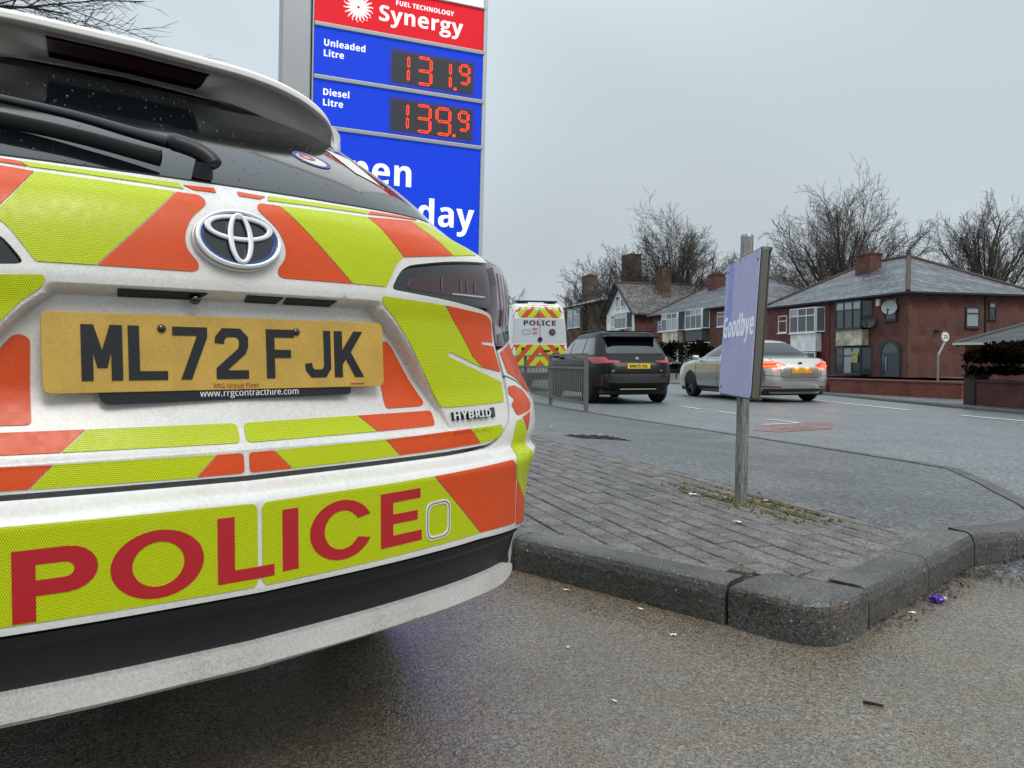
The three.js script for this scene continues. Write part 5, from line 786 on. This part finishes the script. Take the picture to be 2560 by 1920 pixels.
{ // stone house with tall chimneys
  const h = base('stone_house', 12.5, 0, 100, TURN); tag(h, 'brown stone house with tall chimney stacks behind the police van', 'house', 'houses across the road');
  mesh('wall', boxAt(-17.5, 0, gnd, 8.8, -9, 0), stone, h); mesh('bay_front', boxAt(-15, -7.8, gnd, 8.6, 0.002, 0.8), stone, h);
  const g = slab([[0.8, 8.6], [-9.6, 8.6], [-4.5, 10.8]].map((p) => p), 18.4).rotateY(-Math.PI / 2).scale(-1, 1, 1); const roofG = hipRoof(-18, 0.5, -9.5, 0.9, 8.75, 10.4, -14, -1.5, -4.6);
  const roof = mesh('roof', roofG.g, mat(0x9aa2a8, 0.25), h); chimney(roof, -13.6, -2.5, 2.5, 1.4, 8.8, 13.4, stone, 3); chimney(roof, 0.4, -3.0, 2.7, 1.6, 7.5, 14.6, stone, 3); chimney(roof, -2.6, -5.6, 2.0, 1.4, 8.8, 12.2, stone, 2);  // pale roof colour stands in for sky mirrored in wet slate
  windowOn(h, -13.6, -11.6, 5.6, 8.3, upvc, { cols: 1, z: 0.8 }); windowOn(h, -11.1, -8.6, 5.6, 8.3, upvc, { cols: 2, z: 0.8 }); windowOn(h, -15.8, -15.2, 5.6, 8.3, upvc, { cols: 1, z: 0.0 });
}
{
  const h = base('pale_house', 7.6, 0, 125, TURN); tag(h, 'pale rendered house gable showing just above the police van roof', 'house', 'houses across the road');
  mesh('wall', boxAt(-9, 0, gnd, 8.5, -12, 0), render1, h); const r = hipRoof(-9.5, 0.5, -12.5, 0.5, 8.45, 11.4, -5, -4, -6); mesh('roof', r.g, slate, h); windowOn(h, -6, -4, 5.5, 7.5, upvc, {});
}
{ // garage beside the near house
  const h = base('garage', 20.0, 0, 34, -0.56); tag(h, 'low brick garage with dark hipped roof behind the hedge', 'garage');
  mesh('wall', boxAt(0, 7, gnd, 1.62, -6, 0), brick, h); const r = hipRoof(-0.4, 7.4, -6.4, 0.4, 1.62, 2.62, 2.6, 4.6, -3), roof = mesh('roof', r.g, mineral(256, 2, [58, 60, 62], 0.4, { fine: 64, s: 60 }), h); for (const [a, b] of r.hips) mesh('ridge_tiles', tube(a, b, 0.09, 0.09, 8), mat(0x3c3d3f, 0.7), roof);
  mesh('fascia', [boxAt(-0.46, 7.46, 1.54, 1.64, 0.4, 0.46), boxAt(-0.46, -0.402, 1.54, 1.64, -6.4, 0.398)], mat(0xb4b2ac, 0.6), h);
}
// ---------------------------------------------------------------- garden walls
function brickWall(label, A, B, y0, y1, m, cope, th = 0.22) {
  const l = Math.hypot(B[0] - A[0], B[1] - A[1]), w = base('garden_wall', A[0], 0, A[1], Math.atan2(B[1] - A[1], B[0] - A[0])); tag(w, label, 'wall');
  mesh('brickwork', boxAt(0, l, y0, y1 - 0.06, -th / 2, th / 2), m, w); mesh('coping', rbox(-0.02, l + 0.02, y1 - 0.058, y1, -th / 2 - 0.03, th / 2 + 0.03, 0.015), cope, w); return w;
}
brickWall('low orange brick garden wall in front of the brick semi', [9.02, 21.6], [10.35, 17.55], -0.3, 0.36, mineral(256, 1.6, [112, 58, 46], 0.35, { fine: 100, s: 61, dark: 0.8 }), mat(0x6d3f35, 0.8));
brickWall('low brick garden wall running on behind the silver car', [7.95, 27], [8.98, 21.75], -0.3, 0.36, mineral(256, 1.6, [104, 54, 44], 0.35, { fine: 100, s: 62, dark: 0.8 }), mat(0x6d3f35, 0.8));
{ const w = brickWall('dark brick wall with a pillar under the clipped hedge', [9.28, 15.35], [9.74, 11.1], -0.3, 0.47, brickDark, mat(0x3b2a26, 0.8), 0.24); mesh('pillar', [boxAt(-0.18, 0.14, -0.3, 0.52, -0.15, 0.15), boxAt(-0.21, 0.17, 0.522, 0.57, -0.18, 0.18)], mat(0x2e2624, 0.8), w); }
// ---------------------------------------------------------------- hedges and shrubs
function leafMass(name, label, cat, X, Z, turn, sx, sy, sz, y0, n, cols, leaf, group) {
  const g = base(name, X, y0, Z, turn); tag(g, label, cat, group);
  const pos = [], nor = [], col = [], c = new THREE.Color();
  for (let i = 0; i < n; i++) {
    const th = rnd() * Math.PI * 2, ph = Math.acos(rr(-0.25, 1)), k = 0.74 + 0.3 * Math.sqrt(rnd()), e = 0.55, sg = (v) => Math.sign(v) * Math.abs(v) ** e;
    const wob = 1 + 0.10 * Math.sin(th * 5 + ph * 4) + 0.06 * Math.sin(th * 11), p = V3(sg(Math.cos(th) * Math.sin(ph)) * sx * k * wob, sy * 0.5 + sg(Math.cos(ph)) * sy * 0.5 * k * wob, sg(Math.sin(th) * Math.sin(ph)) * sz * k * wob);
    const a = V3(rr(-1, 1), rr(-1, 1), rr(-1, 1)).normalize().multiplyScalar(leaf * rr(0.6, 1.3)), b = V3(rr(-1, 1), rr(-1, 1), rr(-1, 1)).cross(a).normalize().multiplyScalar(leaf * 0.5), nn = a.clone().cross(b).normalize(); c.setRGB(...cols[Math.floor(rnd() * cols.length)]);
    for (const v of [p.clone().sub(a), p.clone().add(b), p.clone().add(a), p.clone().sub(a), p.clone().add(a), p.clone().sub(b)]) { pos.push(v.x, Math.max(0.01, v.y), v.z); nor.push(nn.x, nn.y, nn.z); col.push(c.r, c.g, c.b); }
  }
  const bg = new THREE.BufferGeometry(); bg.setAttribute('position', new THREE.Float32BufferAttribute(pos, 3)); bg.setAttribute('normal', new THREE.Float32BufferAttribute(nor, 3)); bg.setAttribute('color', new THREE.Float32BufferAttribute(col, 3));
  const m = shade(new THREE.Mesh(bg, new THREE.MeshStandardMaterial({ vertexColors: true, roughness: 0.7, side: THREE.DoubleSide }))); m.name = 'foliage'; g.add(m);
  mesh('stems', [tube(V3(0, 0, 0), V3(0.05, sy * 0.6, 0), 0.05, 0.02, 6), tube(V3(sx * 0.3, 0, 0), V3(sx * 0.35, sy * 0.6, 0), 0.04, 0.02, 6), tube(V3(-sx * 0.3, 0, 0), V3(-sx * 0.35, sy * 0.6, 0), 0.04, 0.02, 6)], mat(0x33291f, 0.9), g); return g;
}
const hedgeCols = [[0.11, 0.10, 0.04], [0.12, 0.10, 0.05], [0.09, 0.10, 0.036], [0.15, 0.115, 0.06]];
leafMass('hedge', 'clipped brown green hedge on top of the dark brick wall', 'hedge', 9.66, 13.3, -1.464, 2.1, 0.80, 0.46, 0.36, 15000, hedgeCols, 0.045);
for (const [X, Z, sx, sy, lb] of [[8.95, 40, 1.3, 1.9, 'round green garden shrub between the black and silver cars'], [7.4, 46, 1.5, 1.6, 'low brown green shrub beyond the black car']]) leafMass('garden_shrub', lb, 'shrub', X, Z, 0, sx, sy, sx, gnd, 2600, [[0.06, 0.075, 0.025], [0.09, 0.085, 0.03], [0.05, 0.05, 0.02], [0.12, 0.09, 0.04]], 0.09, 'garden shrubs');
// ---------------------------------------------------------------- bare winter trees
function tubes() {
  const pos = [], nor = [], idx = [];
  return { add(a, b, r0, r1, n) { const d = b.clone().sub(a).normalize(), u = Math.abs(d.y) > 0.9 ? V3(1, 0, 0).cross(d).normalize() : V3(0, 1, 0).cross(d).normalize(), v = d.clone().cross(u), o = pos.length / 3; for (const [p, r] of [[a, r0], [b, r1]]) for (let i = 0; i < n; i++) { const t = i / n * Math.PI * 2, x = u.x * Math.cos(t) + v.x * Math.sin(t), y = u.y * Math.cos(t) + v.y * Math.sin(t), z = u.z * Math.cos(t) + v.z * Math.sin(t); pos.push(p.x + x * r, p.y + y * r, p.z + z * r); nor.push(x, y, z); } for (let i = 0; i < n; i++) { const j = (i + 1) % n; idx.push(o + i, o + j, o + n + j, o + i, o + n + j, o + n + i); } },
    geo() { const g = new THREE.BufferGeometry(); g.setAttribute('position', new THREE.Float32BufferAttribute(pos, 3)); g.setAttribute('normal', new THREE.Float32BufferAttribute(nor, 3)); g.setIndex(idx); return g; } };
}
const bark = mat(0x37322c, 0.9), twigM = mat(0x554f48, 0.9), barkGreen = mat(0x35362a, 0.9);
function grow(T, W, p, dir, len, rad, lv, o) {
  const n = lv === 0 ? 5 : lv < 3 ? 4 : 3; let q = p.clone(), d = dir.clone(); const pts = [q.clone()], ds = [d.clone()];
  for (let i = 1; i <= n; i++) { d.add(V3(rr(-1, 1), rr(-1, 1), rr(-1, 1)).multiplyScalar(o.wander * [0.4, 1, 0.8, 0.6, 0.5, 0.5][lv])).add(V3(0, o.rise * (lv ? 1 : 0.2), 0)).normalize(); const e = q.clone().addScaledVector(d, len / n), r0 = rad * (1 - (i - 1) / n * 0.6), r1 = rad * (1 - i / n * 0.6); (lv < 2 ? T : W).add(q, e, r0, r1, lv === 0 ? 9 : lv < 2 ? 6 : 3); q = e; pts.push(q.clone()); ds.push(d.clone()); }
  if (lv >= o.levels) return;
  const k = o.kids[lv];
  for (let i = 0; i < k; i++) {
    const t = lerp(o.from[lv], 1, (i + rnd() * 0.8) / k), f = t * n, a = Math.min(n - 1, Math.floor(f)), s = pts[a].clone().lerp(pts[a + 1], f - a), ax = V3(rr(-1, 1), rr(-1, 1), rr(-1, 1)).cross(ds[a]).normalize();
    const nd = ds[a].clone().applyAxisAngle(ax, rr(o.spread[lv] * 0.6, o.spread[lv] * 1.25)).normalize();
    grow(T, W, s, nd, len * o.ratio[lv] * rr(0.75, 1.15), Math.max(o.minR, rad * (1 - t * 0.6) * rr(0.5, 0.68)), lv + 1, o);
  }
}
// limbs fan out from a short trunk and end on a rounded crown
function fanTree(label, X, Z, H, R, { limbs = 20, fork = 0.2, wide = 1.25, kids = [0, 8, 5, 4, 2], green = false, minR = 0.015, lean = 0 } = {}) {
  const g = base('bare_tree', X, gnd, Z); tag(g, label, 'tree', 'bare winter trees behind the houses');
  const T = tubes(), W = tubes(), o = { levels: 5, kids: [0, ...kids.slice(1)], from: [0, 0.22, 0.2, 0.2, 0.15], spread: [0, 0.5, 0.55, 0.6, 0.65], ratio: [0, 0.40, 0.52, 0.55, 0.55], wander: 0.085, rise: 0.01, minR };
  let p = V3(0, 0, 0), r = H * 0.021; const top = fork * H, sway = [rr(-0.3, 0.3), rr(-0.3, 0.3)];
  for (let k = 1; k <= 6; k++) { const q = V3(sway[0] * k / 6 + lean * k / 6, top * 1.7 * k / 6, sway[1] * k / 6); T.add(p, q, r, r * 0.86, 10); p = q; r *= 0.86; }
  for (let i = 0; i < limbs; i++) {
    const t = (i + 0.5) / limbs, th = wide * Math.sqrt(t) * rr(0.88, 1.1), ph = i * 2.39996 + rr(-0.35, 0.35), h0 = lerp(1.65, 0.75, t) * top * rr(0.9, 1.1), st = V3(sway[0] * 0.6, h0, sway[1] * 0.6), k = rr(0.80, 0.98);
    const end = V3(lean + R * Math.sin(th) * Math.cos(ph) * k, top + (H - top) * Math.cos(th * 0.92) * k * 0.93, R * Math.sin(th) * Math.sin(ph) * k), d = end.clone().sub(st), L = d.length();
    grow(T, W, st, d.normalize(), L, H * 0.0085 * rr(0.8, 1.2), 1, o);
  }
  mesh('trunk', T.geo(), green ? barkGreen : bark, g); mesh('crown', W.geo(), twigM, g); return g;
}
fanTree('large bare tree with wide rounded crown above the brick semi chimney', 33.2, 78, 17.2, 8.4, { limbs: 26, kids: [0, 9, 6, 4, 2], minR: 0.017 });
fanTree('tall bare tree standing apart beyond the end of the brick semi', 45.8, 75, 16.2, 5.2, { limbs: 18, fork: 0.3, wide: 1.1 });
fanTree('dense round bare tree rising behind the middle houses', 20.6, 95, 17.6, 6.8, { limbs: 26, green: true, minR: 0.02, kids: [0, 9, 6, 4, 2] });
fanTree('bare tree leaning out over the slate roof of the gabled house', 15.4, 100, 14.6, 5.2, { limbs: 16, minR: 0.022, lean: -1.0 });
fanTree('small bare tree between the two stone chimney stacks', 12.4, 118, 16.2, 4.4, { limbs: 14, minR: 0.024, kids: [0, 8, 5, 4, 2] });
fanTree('low bare tree filling the gap behind the Goodbye sign', 28.0, 92, 12.0, 6.2, { limbs: 18, green: true, minR: 0.022 });
fanTree('low bare tree behind the chimney of the brick semi', 30.5, 72, 9.8, 5.5, { limbs: 16, green: true, kids: [0, 8, 5, 4, 2] });
fanTree('low bare tree showing past the roof end of the brick semi', 53.5, 84, 11.4, 6.0, { limbs: 16, kids: [0, 8, 5, 4, 2] });
fanTree('faint distant bare tree beside the tail light of the estate car', -0.4, 120, 11.6, 3.2, { limbs: 10, minR: 0.024, kids: [0, 7, 5, 3, 2] });
fanTree('faint distant bare tree on the open side of the police van', 1.4, 135, 10.6, 3.0, { limbs: 10, minR: 0.024, kids: [0, 7, 5, 3, 2] });
{ // tree whose low branches hang over the car roof
  const g = base('overhanging_tree', -10.2, 0.12, 10.2); tag(g, 'dark bare tree with branch tips hanging over the police car roof', 'tree');
  const T = tubes(), W = tubes(), o = { levels: 5, kids: [5, 6, 5, 5, 3], from: [0.5, 0.3, 0.2, 0.15, 0.15], spread: [0.5, 0.5, 0.55, 0.6, 0.6], ratio: [0.6, 0.6, 0.55, 0.55, 0.5], wander: 0.13, rise: 0.0, minR: 0.004 };
  T.add(V3(0, 0, 0), V3(0.2, 3.2, 0), 0.3, 0.24, 12); T.add(V3(0.2, 3.2, 0), V3(0.5, 6.2, 0.1), 0.24, 0.16, 12); T.add(V3(0.5, 6.2, 0.1), V3(0.3, 9, 0), 0.16, 0.09, 10);
  for (const [y, dy, l] of [[5.55, 0.0, 3.5], [5.95, -0.06, 3.4], [5.7, -0.02, 2.9], [6.3, -0.10, 3.3], [5.35, 0.06, 3.2]]) { let p = V3(0.35, y, 0), d = V3(1, dy, rr(-0.22, 0.22)).normalize(); grow(T, W, p, d, l, 0.075, 1, { ...o, rise: -0.014 }); }
  for (let i = 0; i < 6; i++) grow(T, W, V3(0.4, 6 + i * 0.45, 0), V3(rr(-1, 0.1), 0.6, rr(-1, 1)).normalize(), 3.4, 0.06, 2, { ...o, rise: 0.05 });
  mesh('trunk', T.geo(), mat(0x2a2723, 0.9), g); mesh('crown', W.geo(), mat(0x2a2622, 0.9), g);
}
// ---------------------------------------------------------------- litter and bits on the ground
{
  const paper = mat(0xe4e2dc, 0.7), bits = [[0.196, 2.758, 0.014], [0.429, 2.548, 0.012], [0.487, 2.304, 0.012], [0.162, 2.204, 0.007], [0.25, 1.852, 0.008], [1.317, 2.509, 0.013], [1.816, 3.091, 0.012]];
  const lbl = ['scrap of white paper by the kerb under the car bumper', 'thin white scrap lying against the front kerb', 'white scrap on the tarmac below the corner stone', 'tiny white scrap on the tarmac behind the police car', 'tiny white scrap on open forecourt tarmac', 'white scrap next to the purple wrapper', 'white scrap beside the dead leaves'];
  const scrap = (X, Z, s, y, label, m = paper, group = 'scraps of litter') => { const g = new THREE.PlaneGeometry(s * 1.6, s * 0.8, 4, 3).rotateX(-Math.PI / 2), p = g.attributes.position; for (let i = 0; i < p.count; i++) p.setY(i, p.getY(i) + s * rr(0.05, 0.35)); g.computeVertexNormals(); const lower = g.clone().translate(0, -0.0012, 0); const o = mesh('litter_scrap', [g, lower], m); o.position.set(X, y, -Z); o.rotation.y = rnd() * 1.2 - 0.4; tag(o, label, 'litter', group); };
  bits.forEach((b, i) => scrap(b[0], b[1], b[2], 0.002, lbl[i]));
  for (const [X, Z, s, l] of [[0.948, 4.008, 0.026, 'white scrap on the paving behind the sign post moss'], [1.271, 3.839, 0.014, 'white scrap on the paving past the sign post'], [0.979, 3.318, 0.02, 'pale scrap on the paving in front of the post'], [0.432, 8.523, 0.03, 'white scrap on the footway near the railing'], [0.897, 7.786, 0.02, 'white scrap beside the iron cover']]) scrap(X, Z, s, dBorder(X, Z) > 0 ? footY(X, Z) + 0.003 : 0.131, l);
  for (const [X, Z, l] of [[2.11, 3.285, 'white scrap on the leaf litter by the nose kerb'], [2.161, 3.27, 'narrow white scrap on the leaf litter by the nose kerb']]) scrap(X, Z, 0.024, 0.012, l);
  const w = base('sweet_wrapper', 1.465, 0.004, 2.626, 0.6); tag(w, 'crumpled purple sweet wrapper in the gutter', 'wrapper');
  const crum = (s, q) => { const g = new THREE.IcosahedronGeometry(s, 2), p = g.attributes.position; for (let i = 0; i < p.count; i++) { const k = 0.7 + 0.45 * Math.abs(Math.sin(p.getX(i) * 190 + q) * Math.cos(p.getZ(i) * 230 + q)); p.setXYZ(i, p.getX(i) * k * 1.5, Math.max(0, p.getY(i) * k * 0.7 + s * 0.4), p.getZ(i) * k); } g.computeVertexNormals(); return g; };
  mesh('foil', crum(0.022, 1), mat(0x4b2a8c, 0.3, { metalness: 0.4 }), w); mesh('foil_edge', crum(0.013, 4).translate(0.022, 0.002, 0.006), mat(0xc9b4c8, 0.3, { metalness: 0.4 }), w);
  const t = mesh('twig', [tube(V3(-0.022, 0.004, 0), V3(0.0, 0.0055, 0.002), 0.0042, 0.004, 7), tube(V3(0.0, 0.0055, 0.002), V3(0.022, 0.0045, -0.001), 0.004, 0.003, 7)], mat(0x2b1d14, 0.9)); t.position.set(0.87, 0.001, -1.828); t.rotation.y = -0.6; tag(t, 'short brown twig lying on the forecourt', 'twig');
  // sandy silt gathered at the foot of the front kerb
  { const sg = new THREE.TetrahedronGeometry(1, 0), n = 5200, si = new THREE.InstancedMesh(sg, mat(0xffffff, 0.8), n), mm = new THREE.Matrix4(), qq = new THREE.Quaternion(), cc = new THREE.Color();
    for (let i = 0; i < n; i++) { const t = rr(-0.35, 1.12), off = 0.004 + rnd() ** 2.2 * 0.2; let X = 0.005 + 0.72 * t * 0.92, Z = 3.031 - 0.694 * t * 0.92, nx = -0.694, nz = -0.72; if (t > 1) { const a = (t - 1) / 0.12; X = lerp(0.668, 1.06, a); Z = lerp(2.392, 2.30, a) - 0.17 * Math.sin(a * Math.PI); nx = lerp(-0.694, 0.5, a); nz = -0.85; } const s = rr(0.0012, 0.0038); qq.setFromEuler(new THREE.Euler(rnd() * 6, rnd() * 6, rnd() * 6)); mm.compose(V3(X + nx * off, 0.001, -(Z + nz * off)), qq, V3(s, s * 0.7, s)); si.setMatrixAt(i, mm); si.setColorAt(i, cc.setRGB(...[[0.22, 0.14, 0.07], [0.16, 0.11, 0.06], [0.10, 0.075, 0.05], [0.28, 0.20, 0.12], [0.06, 0.05, 0.04]][Math.floor(rnd() * 5)])); }
    si.name = 'silt'; tag(shade(si), 'brown sandy silt along the foot of the front kerb', 'silt', null, 'stuff'); scene.add(si); }
  // dead leaves and grit washed into the kerb corner
  const g = new THREE.PlaneGeometry(1, 0.6, 2, 1).rotateX(-Math.PI / 2); { const p = g.attributes.position; for (let i = 0; i < p.count; i++) p.setY(i, 0.25 * Math.abs(p.getX(i))); g.computeVertexNormals(); }
  const N = 1500, im = new THREE.InstancedMesh(g, mat(0xffffff, 0.9, { side: THREE.DoubleSide }), N), m = new THREE.Matrix4(), q = new THREE.Quaternion(), c = new THREE.Color();
  for (let i = 0; i < N; i++) { const strip = rnd() < 0.35, a = rnd(); let X, Z; if (strip) { const t = rnd() * 0.95, off = rnd() ** 2 * 0.09 + 0.004; X = 1.105 + 0.7189 * t * 1.15 + 0.6951 * off; Z = 2.35 + 0.6951 * t * 1.15 - 0.7189 * off; if (t < 0.35 && rnd() < 0.6) continue; } else { const t = rnd() * 0.9, off = rnd() ** 1.6 * 0.42 + 0.01; X = 1.72 + t * 0.78 + off * 0.45; Z = 2.93 + t * 0.56 - off * 0.5; } const s = rr(0.003, 0.014); q.setFromEuler(new THREE.Euler(rr(-0.5, 0.5), rnd() * 6, rr(-0.5, 0.5))); m.compose(V3(X, roadY(Z) + 0.004 + rnd() * 0.008, -Z), q, V3(s * (rnd() < 0.3 ? 2.2 : 1), s, s * (rnd() < 0.3 ? 0.3 : 1))); im.setMatrixAt(i, m); im.setColorAt(i, c.setRGB(...[[0.05, 0.03, 0.018], [0.09, 0.05, 0.03], [0.03, 0.022, 0.018], [0.14, 0.10, 0.07], [0.02, 0.02, 0.02]][Math.floor(rnd() * 5)])); }
  im.name = 'leaf_litter'; tag(shade(im), 'dark wet leaf litter and grit along the kerb', 'leaf litter', null, 'stuff'); scene.add(im);
}
renderer.render(scene, camera);
